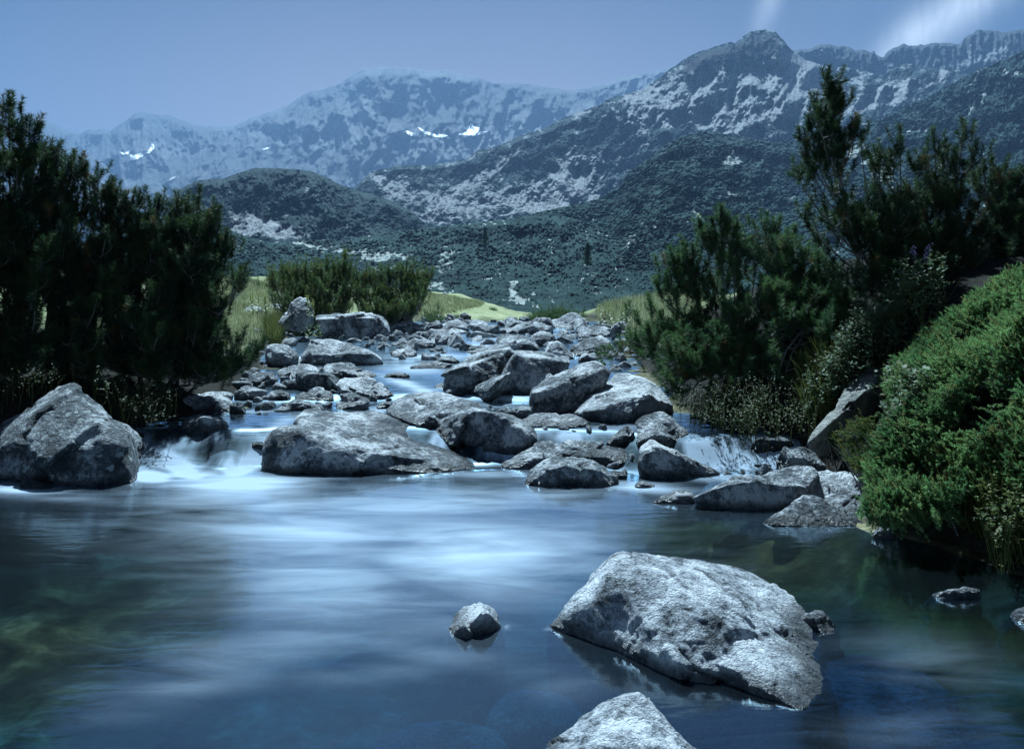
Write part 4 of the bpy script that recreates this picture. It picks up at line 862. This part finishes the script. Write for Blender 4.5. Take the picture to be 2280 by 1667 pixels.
def pine(label, base, tips, group=None, mat=None, nlen=.056, nwid=.0052, n_per=115, seed=1, shoot=.17, laterals=(10, 16), crad=.24, lrad=.009, dead=8, cat='pine', name='dwarf_pine', drop=1.25, flat=1.0, trunks_n=None):
    """tips: list of 3D points the stems reach"""
    rng = np.random.default_rng(seed); base = np.array(base, float)
    root = empty(name, tuple(base)); tag(root, label, cat, group)
    B = []; Dd = []; L = []; paths = []; trunks = []
    T = [np.array(t, float) for t in tips]; T.sort(key=lambda t: -t[2])
    K = max(2, len(T) // 7) if trunks_n is None else trunks_n
    lead = []
    for t in T:
        if len(lead) < K and all(np.linalg.norm((t - q)[:2]) > .16 for q in lead): lead.append(t)
    ids = {id(t) for t in lead}; T = lead + [t for t in T if id(t) not in ids]
    for ti, tp in enumerate(T):
        h = tp[2] - base[2]; dxy = tp[:2] - base[:2]
        st = base + np.array([rng.normal(0, .12), rng.normal(0, .12), -.05])
        mid = np.array([base[0] + dxy[0] * (.75 + .15 * rng.random()), base[1] + dxy[1] * (.75 + .15 * rng.random()), base[2] + h * (.18 + .2 * rng.random())])
        if ti >= len(lead):                             # a branch leaving the nearest trunk below its tip
            tr = min(trunks, key=lambda q: np.linalg.norm(np.array([np.interp(tp[2], q[:, 2], q[:, k]) for k in range(2)]) - tp[:2]))
            dh = np.linalg.norm(np.array([np.interp(tp[2], tr[:, 2], tr[:, k]) for k in range(2)]) - tp[:2])
            zz = max(base[2] + .08 * h, tp[2] - .22 - .75 * dh - .15 * rng.random())
            st = np.array([np.interp(zz, tr[:, 2], tr[:, k]) for k in range(2)] + [zz]); st[2] = min(zz, tr[-1, 2])
            mid = np.array([st[0] + (tp[0] - st[0]) * .8, st[1] + (tp[1] - st[1]) * .8, st[2] + (tp[2] - st[2]) * .3])
        path = bez(st, mid, tp, 9) + rng.normal(0, .012, (9, 3)) * np.linspace(1, .2, 9)[:, None]
        path[-1] = tp; path[0] = st
        if ti < len(lead): q = path.copy(); q[:, 2] = np.maximum.accumulate(q[:, 2]) + np.arange(9) * 1e-4; trunks.append(q)
        ln = np.linalg.norm(np.diff(path, axis=0), axis=1).sum()
        paths.append((path, np.linspace(lrad * (.6 + .9 * ln), .004, 9)))
        dtop = norm(norm(path[-1] - path[-2]) + np.array([0, 0, .9]) + rng.normal(0, .08, 3))
        l0 = shoot * rng.uniform(.85, 1.35); B.append(tp - dtop * l0 * .85); Dd.append(dtop); L.append(l0)
        reach = min(drop, .75 * ln)
        cum = np.concatenate([[0], np.cumsum(np.linalg.norm(np.diff(path, axis=0), axis=1))])
        for q in range(rng.integers(*laterals)):
            back = reach * (.12 + .88 * rng.random() ** .8); s = max(cum[-1] - back, cum[-1] * .25)
            o = np.array([np.interp(s, cum, path[:, k]) for k in range(3)])
            a = rng.random() * 2 * math.pi; r = crad * (.35 + .65 * rng.random()) * min(1, .35 + back / reach)
            e = o + np.array([math.cos(a) * r, math.sin(a) * r * flat, r * (.45 + .5 * rng.random())])
            m = o + np.array([math.cos(a) * r * .7, math.sin(a) * r * .7 * flat, r * .12])
            lp = bez(o, m, e, 5); paths.append((lp, np.linspace(.006, .003, 5) * (lrad / .012)))
            dd = norm(norm(e - m) + np.array([0, 0, .95]) + rng.normal(0, .12, 3)); l = shoot * rng.uniform(.6, 1.05)
            B.append(e - .35 * (e - m)); Dd.append(dd); L.append(l)
            if rng.random() < .55:
                d2 = norm(dd + rng.normal(0, .55, 3)); B.append(lp[2]); Dd.append(d2); L.append(l * .75)
        for q in range(2):                                  # needles along the stem under the leader
            s = cum[-1] - shoot * (.6 + q * .7)
            if s > 0:
                o = np.array([np.interp(s, cum, path[:, k]) for k in range(3)]); B.append(o); Dd.append(norm(dtop + rng.normal(0, .25, 3))); L.append(shoot * .8)
    for q in range(dead):                                   # bare pale twigs inside
        tp = np.array(tips[rng.integers(len(tips))]); f = rng.uniform(.2, .7)
        o = base + (tp - base) * f; a = rng.random() * 6.28; r = rng.uniform(.15, .4) * crad / .28
        e = o + np.array([math.cos(a) * r, math.sin(a) * r, r * rng.uniform(-.2, .5)]); m = .5 * (o + e) + rng.normal(0, .05, 3)
        paths.append((bez(o, m, e, 5), np.linspace(.008, .002, 5) * (lrad / .012)))
    B = np.array(B); Dd = np.array(Dd); L = np.array(L)
    dry = (rng.random(len(B)) < .06).astype(float) * rng.random(len(B))
    V, Fc, dr = needle_geo(B, Dd, L, n_per, nlen, nwid, rng, dry=dry)
    lb = np.array(root.location)
    mesh_np('foliage', V - lb, Fc, mat or M_PINE, smooth=False, attrs=dict(dry=dr), parent=root)
    V, Fc = tube_geo(paths); mesh_np('branches', V - lb, Fc, M_BARK, parent=root)
    return root
def fill_tips(rng, env, floor, x0, x1, n, Y0, Y1, gap=0):
    """random stem tips under the outline env (px,py), nearer ones lower"""
    out = []
    while len(out) < n:
        x = rng.uniform(x0, x1); yt = np.interp(x, [e[0] for e in env], [e[1] for e in env]) + gap; yb = np.interp(x, [e[0] for e in floor], [e[1] for e in floor])
        if yb <= yt: yt = yb - 3
        f = rng.random(); y = yt + (yb - yt) * f
        Y = Y1 + (Y0 - Y1) * np.clip(f + rng.uniform(-.25, .25), 0, 1); out.append(P(x, y, Y))
    return out
rp = np.random.default_rng(11)
envL = [(-220,150),(-60,190),(20,215),(60,250),(90,300),(120,345),(200,385),(300,430),(450,440),(480,490),(505,560),(525,650),(532,760),(540,820)]
flL = [(-220,860),(0,850),(300,850),(420,850),(540,850)]
LT = {0: [(-150,180),(-90,200),(-40,190)], 1: [(20,211),(48,235),(5,240),(78,275),(60,268),(100,330)], 2: [(115,336),(135,350),(162,355),(193,373),(210,400),(175,385)],
      3: [(250,408),(275,430),(311,423),(333,443),(354,440),(230,420)], 4: [(397,430),(415,455),(445,420),(478,478),(380,460),(462,470),(495,545)]}
LL = {0: ('tall dark dwarf pine running out of the left edge of the photo', (-120, 7.9)), 1: ('tallest dark dwarf pine at the left edge with a candle top', (30, 8.6)),
      2: ('dark dwarf pine stepping down right of the tallest left one', (150, 8.8)), 3: ('dwarf pine with three short candle tops above the left boulder', (290, 8.9)),
      4: ('outermost left dwarf pine leaning over the stream with bare pale twigs', (400, 9.0))}
XR_ = {0: (-220, -30), 1: (-30, 110), 2: (95, 240), 3: (220, 370), 4: (360, 500)}
def gz(X, Y): return float(ground(np.array([X]), np.array([Y]))[0])
for i in range(5):
    lab, (bx, bY) = LL[i]; X = (bx - CX) / F * bY
    tips = [P(x, y, bY + .15 + .25 * rp.random()) for x, y in LT[i]]
    tips += fill_tips(rp, envL, flL, *XR_[i], 54, bY - .9, bY + .3, gap=42)
    if i == 4: tips += [P(548, 592, 8.6), P(538, 600, 8.7), P(592, 755, 8.3), P(575, 775, 8.3), P(545, 735, 8.4), P(520, 830, 8.3), P(560, 800, 8.2), P(500, 840, 8.2)]
    pine(lab, (X, bY, gz(X, bY)), tips, 'dwarf pines on the left bank', seed=20 + i, n_per=115, dead=110, laterals=(11, 17))
# right bank pines
envA = [(1380,690),(1400,690),(1450,620),(1490,600),(1520,550),(1570,510),(1605,470),(1650,495),(1720,495),(1760,530)]
flA = [(1380,800),(1450,860),(1500,900),(1600,920),(1760,900)]
bY = 8.6; X = (1640 - CX) / F * bY
tips = [P(x, y, 8.8) for x, y in [(1605,462),(1570,505),(1640,487),(1622,480),(1588,490),(1700,492),(1722,488),(1520,545),(1542,548),(1460,620),(1484,612),(1392,680),(1500,580)]]
tips += [P(1345, 775, 8.3), P(1395, 750, 8.2), P(1330, 790, 8.3), P(1420, 800, 8.1)]
tips += fill_tips(rp, envA, flA, 1400, 1740, 62, 7.7, 8.9, gap=25)
pine('bushy green dwarf pine fanning over the pale slab on the right bank', (X, bY, gz(X, bY)), tips, 'dwarf pines on the right bank', mat=M_PINE_R, seed=31, dead=90, laterals=(7, 12), flat=.8)
bY = 8.4; X = (1800 - CX) / F * bY
envB = [(1700,560),(1745,525),(1775,505),(1850,560),(1900,600)]; flB = [(1700,930),(1900,800)]
tips = [P(x, y, 8.5) for x, y in [(1745,530),(1770,505),(1738,545),(1790,560)]] + fill_tips(rp, envB, flB, 1700, 1890, 44, 7.5, 8.6, gap=20)
pine('low dark dwarf pine squeezed between the fanning pine and the tall pine', (X, bY, gz(X, bY)), tips, 'dwarf pines on the right bank', mat=M_PINE_R, seed=32, dead=90, laterals=(7, 12))
bY = 8.2; X = (1960 - CX) / F * bY
tall = [(1845,155),(1852,190),(1838,200),(1872,200),(1878,228),(1812,212),(1822,240),(1800,262),(1790,290),(1905,258),(1893,285),(1870,300),(1856,320),(1840,270),(1775,380),(1800,350),(1815,330),(1850,400),(1865,330),(1830,440),(1880,430),(1797,460),(1845,250),(1860,240),(1835,300),(1795,320)]
tips = [P(x, y, 8.2 + .15 * rp.normal()) for x, y in tall] + fill_tips(rp, [(1780,450),(1960,450)], [(1780,640),(1960,640)], 1800, 1960, 12, 7.8, 8.4)
pine('tallest right bank pine, its candle tip standing clear against the mountain', (X, bY, gz(X, bY)), tips, 'dwarf pines on the right bank', seed=33, crad=.17, drop=.34, laterals=(3, 6), dead=20, trunks_n=2)
for j, (bx, lab, tp, x0, x1) in enumerate([
    (2010, 'thin topped pine directly right of the tallest right bank pine', [(1915,305),(1955,340),(2005,285),(1940,350),(1980,345)], 1900, 2050),
    (2110, 'broad dark pine in the middle of the right bank row', [(2080,290),(2055,335),(2145,270),(2100,345),(2125,330),(2170,330)], 2040, 2180),
    (2230, 'dark pine running out of the right edge of the photo', [(2215,385),(2250,400),(2270,395),(2190,360),(2310,370)], 2170, 2330),
    (2400, 'dark pine mostly beyond the right edge of the photo', [(2340,370),(2380,350),(2420,340),(2450,360)], 2320, 2480)]):
    bY = 8.3 + .2 * j; X = (bx - CX) / F * bY
    env = [(x0, 345), (.5 * (x0 + x1), 350), (x1, 390)]; fl = [(x0, 690), (x1, 650)]
    tips = [P(x, y, bY + .1) for x, y in tp] + fill_tips(rp, env, fl, x0, x1, 30, bY - .7, bY + .2, gap=30)
    pine(lab, (X, bY, gz(X, bY)), tips, 'dwarf pines on the right bank', seed=40 + j, crad=.24, dead=50, laterals=(6, 10), drop=.9)
# round bush in the middle distance, and small ones further off
def bush(label, bx, bY, tips_px, env, fl, x0, x1, n, seed, k=1.0, mat=None, npr=36, dY=1.0, group=None):
    X = (bx - CX) / F * bY; s = bY / 8.5
    tips = [P(x, y, bY + .2) for x, y in tips_px] + fill_tips(rp, env, fl, x0, x1, n, bY - dY, bY + dY * .4, gap=8)
    pine(label, (X, bY, gz(X, bY)), tips, group, mat=mat or M_PINE_MID, seed=seed, nlen=.06 * k, nwid=.011 * k, n_per=npr, shoot=.24 * k, crad=.28 * k, lrad=.012 * k, drop=.9 * k, laterals=(5, 9), dead=20, cat='pine bush')
bush('round dense pine bush in the middle distance, left half of the thicket on the boulders', 690, 19.5, [(605,592),(625,582),(645,585),(662,577),(682,570),(700,577),(728,572),(745,585),(770,556),(775,575)],
     [(596,610),(620,590),(700,580),(780,575)], [(596,650),(640,680),(780,690)], 598, 785, 130, 51)
bush('round dense pine bush in the middle distance, right half of the thicket on the boulders', 850, 19.8, [(792,592),(815,590),(850,588),(866,585),(885,590),(906,577),(918,590),(950,592),(952,605)],
     [(780,595),(900,590),(955,605)], [(780,690),(900,705),(955,640)], 780, 952, 120, 52)
bush('low pine bush at the head of the stream in front of the valley', 1235, 27, [(1165,700),(1185,692),(1205,682),(1230,678),(1250,674),(1275,678),(1300,690)],
     [(1160,705),(1200,688),(1250,680),(1310,695)], [(1160,720),(1310,715)], 1162, 1308, 70, 53, mat=M_PINE_R, k=.8)
bush('small dark pine bush on the meadow right of the round thicket', 962, 24, [(945,688),(958,680),(975,676),(985,690)], [(938,700),(975,685),(990,700)], [(938,712),(990,712)], 938, 990, 22, 54, mat=M_PINE_R, k=.6)
bush('tiny dark pine bush sprouting beside the path on the meadow', 1012, 28, [(1010,700),(1018,703)], [(1000,705),(1032,705)], [(1000,712),(1032,712)], 1000, 1032, 8, 55, mat=M_PINE_R, k=.45)
bush('tiny dark pine bush on the far slope of the meadow', 1098, 40, [(1092,688),(1102,686)], [(1088,690),(1108,690)], [(1088,696),(1108,696)], 1088, 1108, 6, 56, mat=M_PINE_R, k=.5)
bush('dark low pine bush on the grass behind the left pine', 560, 26, [(530,640),(545,636),(560,640),(580,645)], [(515,645),(590,650)], [(515,662),(590,664)], 515, 592, 24, 57, mat=M_PINE_R, k=.7)
# single valley spruces
for lab, x, yt, yb, Y in [('lone slim spruce standing up in the valley below the scree', 1080, 505, 545, 330), ('second lone spruce on the pine slope, left of the right bank pines', 1308, 540, 590, 220)]:
    b = P(x, yb, Y); h = (yb - yt) / F * Y; rng = np.random.default_rng(int(x)); root = empty('spruce', tuple(b)); tag(root, lab, 'tree')
    n = 260; t = rng.random(n) ** .8; a = rng.random(n) * 6.28; r = h * .22 * (1 - t) + .1
    bb = np.stack([0 * t, 0 * t, h * (.06 + .9 * t)], 1); dd = norm(np.stack([np.cos(a), np.sin(a), -.25 + .5 * t], 1))
    V, Fc, dr = needle_geo(bb, dd, r * 1.1, 10, h * .06, h * .03, rng, 70, 40)
    mesh_np('crown', V, Fc, M_PINE, smooth=False, attrs=dict(dry=dr), parent=root)
    V, Fc = tube_geo([(np.array([[0, 0, -1], [0, 0, h * .95]]), [h * .02, h * .004])]); mesh_np('trunk', V, Fc, M_BARK, parent=root)

# juniper carpet on the right bank
JP = [(2600,480),(2280,598),(2210,622),(2140,680),(2080,730),(2000,800),(1975,850),(1995,905),(1975,950),(1950,1000),(1925,1040),(1930,1085),(1910,1140),(1960,1165),(2080,1158),(2150,1100),(2240,1090),(2600,1150)]
def jun(label, poly, n, seed, mat, size=.13, lift=(.0, .16), lumps=.24, cat='juniper', name='juniper_shrub', gx=(1.6, 6.2), gy=(4.6, 9.0), twigs=40, n_per=46, nlen=.022, nwid=.0075):
    rng = np.random.default_rng(seed); B = []
    while sum(len(b) for b in B) < n and len(B) < 60:
        X = rng.uniform(*gx, 4000); Y = rng.uniform(*gy, 4000)
        lump = fbm(X * 2.6, Y * 2.6, o=4); Z = ground(X, Y) + .10 + lumps * (lump + .5) + rng.uniform(*lift, 4000)
        px = X / Y * F + CX; py = HY + (CZ - Z) / Y * F
        k = (lump + .12 * rng.normal(size=4000) > -.13) & in_poly(poly, px + 25 * fbm(X * 3, Y * 3 + 5, o=3), py + 18 * fbm(X * 3 + 8, Y * 3, o=3)); B.append(np.stack([X, Y, Z], 1)[k])
    B = np.concatenate(B)[:n]; n = len(B); print(label, n)
    g = np.stack([-(ground(B[:, 0] + .15, B[:, 1]) - ground(B[:, 0] - .15, B[:, 1])) / .3, -(ground(B[:, 0], B[:, 1] + .15) - ground(B[:, 0], B[:, 1] - .15)) / .3, np.full(n, .45)], 1)
    d = norm(norm(g) + rng.normal(0, .45, (n, 3)) + np.array([0, -.25, 0]))
    L = size * rng.uniform(.4, 1.7, n)
    V, Fc, dr = needle_geo(B - d * L[:, None] * .6, d, L, n_per, nlen, nwid, rng, 60, 25, dry=rng.random(n) ** 3 * .7)
    c = B.mean(0); c[2] = B[:, 2].min(); root = empty(name, tuple(c)); tag(root, label, cat)
    mesh_np('foliage', V - c, Fc, mat, smooth=False, attrs=dict(dry=dr), parent=root)
    paths = []
    for i in rng.integers(0, n, twigs):
        e = B[i]; paths.append((bez(e + np.array([.1, .1, -.25]), e + np.array([0, 0, -.08]), e + d[i] * .10, 5), np.linspace(.006, .002, 5)))
    V, Fc = tube_geo(paths); mesh_np('branches', V - c, Fc, M_BARK, parent=root)
jun('thick carpet of juniper draped over the right bank down to the water', JP, 15000, 61, M_JUN)
jun('brownish juniper sprays hanging below the long narrow slab', [(1850,985),(1930,935),(1965,1000),(1920,1040)], 260, 62, M_DGRASS, name='juniper_sprig', lift=(.0, .1))
# leafy shrubs with small pale leaves
def leafy(label, poly, n, seed, mat=None, ls=.035, gx=(1.4, 4.4), gy=(5.5, 9.5), h=(.05, .35), name='leafy_shrub', cat='shrub'):
    rng = np.random.default_rng(seed); B = []; 
    while sum(len(b) for b in B) < n and len(B) < 60:
        X = rng.uniform(*gx, 4000); Y = rng.uniform(*gy, 4000); Z = ground(X, Y) + rng.uniform(*h, 4000) * (1 + .8 * fbm(X * 2, Y * 2, o=2))
        px = X / Y * F + CX; py = HY + (CZ - Z) / Y * F; B.append(np.stack([X, Y, Z], 1)[in_poly(poly, px, py)])
    B = np.concatenate(B)[:n]; n = len(B); print(label, n); per = 9; stem_d = norm(rng.normal(0, .5, (n, 3)) + np.array([0, -.1, 1.0]))
    t = rng.random((n, per)); base = B[:, None] + stem_d[:, None] * (t * .16)[..., None]
    a = rng.random((n, per)) * 6.28; out = norm(np.stack([np.cos(a), np.sin(a), rng.normal(.3, .3, a.shape)], -1))
    side = norm(np.cross(out, np.array([0, 0, 1.]) + rng.normal(0, .3, out.shape))); s = ls * (.6 + .8 * rng.random((n, per)))[..., None]
    V = np.stack([base, base + out * s * .5 + side * s * .28, base + out * s, base + out * s * .5 - side * s * .28], 2).reshape(-1, 3)
    c = B.mean(0); c[2] = B[:, 2].min(); root = empty(name, tuple(c)); tag(root, label, cat)
    m = n * per; mesh_np('leaves', V - c, np.arange(m * 4).reshape(m, 4), mat or M_LEAF, smooth=False, attrs=dict(dry=np.repeat(rng.random(m) ** 2 * .6, 4)), parent=root)
    k = min(n, 160); paths = [(np.stack([B[i] - np.array([0, 0, .15]), B[i] + stem_d[i] * .16]), [.003, .0015]) for i in range(k)]
    V, Fc = tube_geo(paths, 4); mesh_np('stems', V - c, Fc, M_DGRASS, attrs=dict(dry=np.full(len(V), .3)), parent=root)
leafy('pale leafed shrub in the sun above the long narrow slab', [(1800,860),(1850,780),(1930,690),(2010,680),(2010,760),(1960,800),(1920,840),(1880,900),(1820,920)], 700, 71)
leafy('pale leafed shrub climbing among the stems of the right pines', [(1940,690),(2000,610),(2080,580),(2120,610),(2090,680),(2020,720)], 200, 72, gx=(2.5, 6), gy=(6.0, 10), h=(.05, .5))
leafy('dark leafy undergrowth in the shade beneath the fanning pine', [(1500,900),(1640,860),(1800,880),(1820,960),(1700,975),(1560,950)], 700, 73, mat=M_PINE, ls=.016, h=(.02, .55), gx=(1.2, 3.4), gy=(6.6, 9.5))
leafy('small cluster of silvery leaves poking from the juniper beside the slab', [(1975,850),(2040,840),(2060,880),(2010,960),(1990,1000),(1970,960),(2000,900)], 160, 74, ls=.05, gx=(1.8, 4), gy=(5, 8), h=(.22, .42))
leafy('yellow green flowering herb at the right edge above the dark water', [(2190,1110),(2280,1090),(2300,1230),(2230,1230),(2200,1180)], 260, 75, mat=M_DGRASS, ls=.028, gx=(2.3, 3.6), gy=(4.4, 6), h=(.02, .25))
leafy('dark undergrowth in the shade below the left pines', [(-50,860),(100,840),(300,860),(400,880),(350,960),(310,940),(180,850),(0,900),(-50,950)], 420, 76, mat=M_PINE, ls=.018, gx=(-6.5, -2.6), gy=(7.0, 9.8), h=(.02, .3))

# grass
def blades(name, label, pts, hgt, wid, mat, seed, cat=None, kind=None, lean=.35, group=None):
    rng = np.random.default_rng(seed); n = len(pts); a = rng.random(n) * 6.28
    h = hgt * rng.uniform(.5, 1.3, n); l = lean * h
    d = np.stack([np.cos(a) * l, np.sin(a) * l, h], 1); s = np.stack([-np.sin(a), np.cos(a), 0 * a], 1) * (wid / 2)
    m = pts + d * np.array([.35, .35, .6]); V = np.stack([pts - s, pts + s, m + s * .7, m - s * .7, pts + d], 1).reshape(-1, 3)
    i = np.arange(n)[:, None] * 5; Fc = np.concatenate([i + np.array([[0, 1, 2]]), i + np.array([[0, 2, 3]]), i + np.array([[3, 2, 4]])])
    c = pts.mean(0); c[2] = pts[:, 2].min()
    o = mesh_np(name, V - c, Fc, mat, smooth=False, attrs=dict(dry=np.repeat(rng.random(n) * .5, 5))); o.location = c
    tag(o, label, cat, group, kind); return o
def ground_pts(poly, n, gx, gy, seed, clump=0.0):
    rng = np.random.default_rng(seed); out = []; c = 0
    while c < n:
        X = rng.uniform(*gx, 20000); Y = rng.uniform(*gy, 20000); Z = ground(X, Y); px = X / Y * F + CX; py = HY + (CZ - Z) / Y * F
        k = in_poly(poly, px, py) & (Z > W(X, Y) + .01)
        if clump: k &= fbm(X * 1.3, Y * 1.3, o=2) > clump * rng.normal(0, .5, X.shape)
        p = np.stack([X, Y, Z - .01], 1)[k]; out.append(p); c += len(p)
        if len(out) > 60: break
    return np.concatenate(out)[:n]
blades('grass', 'sunlit yellow green grass on the left bank', ground_pts([(470,620),(700,640),(720,735),(640,760),(540,770),(470,770)], 26000, (-9, -3), (12, 27), 81, .6), .16, .010, M_GRASS, 81, kind='stuff')
blades('grass', 'short dry grass on the far meadow', ground_pts([(900,645),(1180,690),(1180,725),(900,725)], 24000, (-9, 3), (25, 52), 82, .6), .13, .02, M_GRASS, 82, kind='stuff')
blades('grass', 'tall bright grass behind the fanning pine on the right bank', ground_pts([(1310,640),(1560,600),(1560,780),(1400,745),(1330,720)], 14000, (2, 9), (13, 27), 83, .3), .34, .014, M_GRASS, 83, kind='stuff')
for lab, poly, n, gx, gy, h, sd_, mt in [
    ('green grass tussock behind the long humped pale boulder', [(590,730),(680,735),(690,765),(640,775),(595,765)], 2600, (-5.2, -3), (13, 20), .38, 84, M_DGRASS),
    ('small grass tuft growing on the left end of the long humped boulder', [(680,775),(715,770),(720,795),(685,795)], 500, (-5, -2), (10, 17), .2, 85, M_DGRASS),
    ('long drooping grass tussock in the lower right corner of the bank', [(2100,1080),(2280,1040),(2340,1180),(2280,1240),(2180,1200),(2100,1150)], 2600, (2.2, 3.8), (4.3, 6.4), .26, 86, M_DGRASS),
    ('wispy grass between the shrub and the long narrow slab', [(1780,850),(1850,800),(1880,860),(1840,940),(1790,940)], 1500, (1.8, 3.6), (6.3, 8.4), .28, 87, M_DGRASS)]:
    pts = ground_pts(poly, n, gx, gy, sd_); print(lab, len(pts))
    if len(pts): blades('grass_tussock', lab, pts, h, .008, mt, sd_, cat='grass', lean=.6)
# broad leaved and flowering plants
def herb(label, x, yb, yt, Y, leafw, mat, flowers=None, seed=1, nst=3, name='wild_plant', fcol=None):
    rng = np.random.default_rng(seed); b = P(x, yb, Y); h = (yb - yt) / F * Y; b[2] = min(b[2], b[2]); root = empty(name, tuple(b)); tag(root, label, 'plant')
    paths = []; V = []; fl = []
    for s in range(nst):
        o = np.array([rng.normal(0, .12 * h * nst ** .5), rng.normal(0, .1 * h), -.05]); e = o + np.array([rng.normal(0, .1 * h), 0, h * rng.uniform(.8, 1)])
        paths.append((bez(o, .5 * (o + e) + rng.normal(0, .03 * h, 3), e, 6), np.linspace(.008, .004, 6) * max(1, h)))
        for q in range(int(14)):
            t = .1 + .75 * q / 14; p = o + (e - o) * t; a = q * 2.4 + rng.normal(0, .3); l = leafw * h * (1.1 - .6 * t)
            d = np.array([math.cos(a), math.sin(a), .7]) * l; sd2 = np.array([-math.sin(a), math.cos(a), 0]) * l * .22
            V += [p, p + d * .5 + sd2, p + d * np.array([1, 1, .7]), p + d * .5 - sd2]
        if flowers:
            for q in range(22):
                t = rng.uniform(.6, 1.03); fl.append(o + (e - o) * t + rng.normal(0, .035 * h, 3))
    V = np.array(V); mesh_np('leaves', V, np.arange(len(V)).reshape(-1, 4), mat, smooth=False, attrs=dict(dry=np.zeros(len(V))), parent=root)
    Vt, Ft = tube_geo(paths, 5); mesh_np('stems', Vt, Ft, mat, attrs=dict(dry=np.zeros(len(Vt))), parent=root)
    if flowers:
        d0, f0 = ico(1); r = flowers * h; VV = np.concatenate([d0 * r + c for c in fl]); FF = np.concatenate([f0 + i * len(d0) for i in range(len(fl))])
        mesh_np('flowers', VV, FF, fcol or M_FLOWER, parent=root)
herb('yellow flowering plant standing in the grass right of the left pine', 568, 696, 645, 17, .22, M_GRASS, .022, 1, 5)
herb('slim yellow flower spike in front of the pointed boulder on the grass', 697, 705, 655, 16.5, .14, M_GRASS, .03, 2, 2)
herb('broad leaved green plant at the corner of the long flat topped boulder', 692, 750, 708, 15.5, .34, M_DGRASS, None, 3, 3)
herb('bright broad leaved plant glowing in the shade under the right pines', 1848, 800, 740, 7.6, .4, M_DGRASS, None, 4, 2)
herb('purple thistle like flowers among the right pines', 2045, 620, 530, 7.9, .16, M_DGRASS, .03, 5, 3, fcol=M_FLOWW)
herb('tall yellow green spike in the grass at the head of the stream', 1352, 720, 664, 18, .18, M_GRASS, .02, 6, 3)
herb('leafy yellow green plant beside the round pale stone in the tall grass', 1395, 715, 672, 17, .25, M_GRASS, .02, 7, 5)

# ------------------------------------------------------------------ the air
def haze():
    x0, x1, y0, y1, z0, z1 = -5600, 5600, -500, 8800, -14, 1650
    V = [(x, y, z) for x in (x0, x1) for y in (y0, y1) for z in (z0, z1)]
    Fc = [(0, 1, 3, 2), (4, 6, 7, 5), (0, 4, 5, 1), (2, 3, 7, 6), (0, 2, 6, 4), (1, 5, 7, 3)]
    m = bpy.data.materials.new("air"); m.use_nodes = True; t = m.node_tree; t.nodes.clear()
    out = N(t, 'ShaderNodeOutputMaterial'); pv = N(t, 'ShaderNodeVolumePrincipled')
    pv.inputs['Color'].default_value = (.20, .33, .54, 1); pv.inputs['Density'].default_value = HAZE; pv.inputs['Anisotropy'].default_value = .15
    t.links.new(pv.outputs[0], out.inputs['Volume'])
    o = mesh_np('haze', V, Fc, m, smooth=False); tag(o, 'thin blue mountain haze in the air', kind='stuff')
HAZE = 1.5e-4
haze()
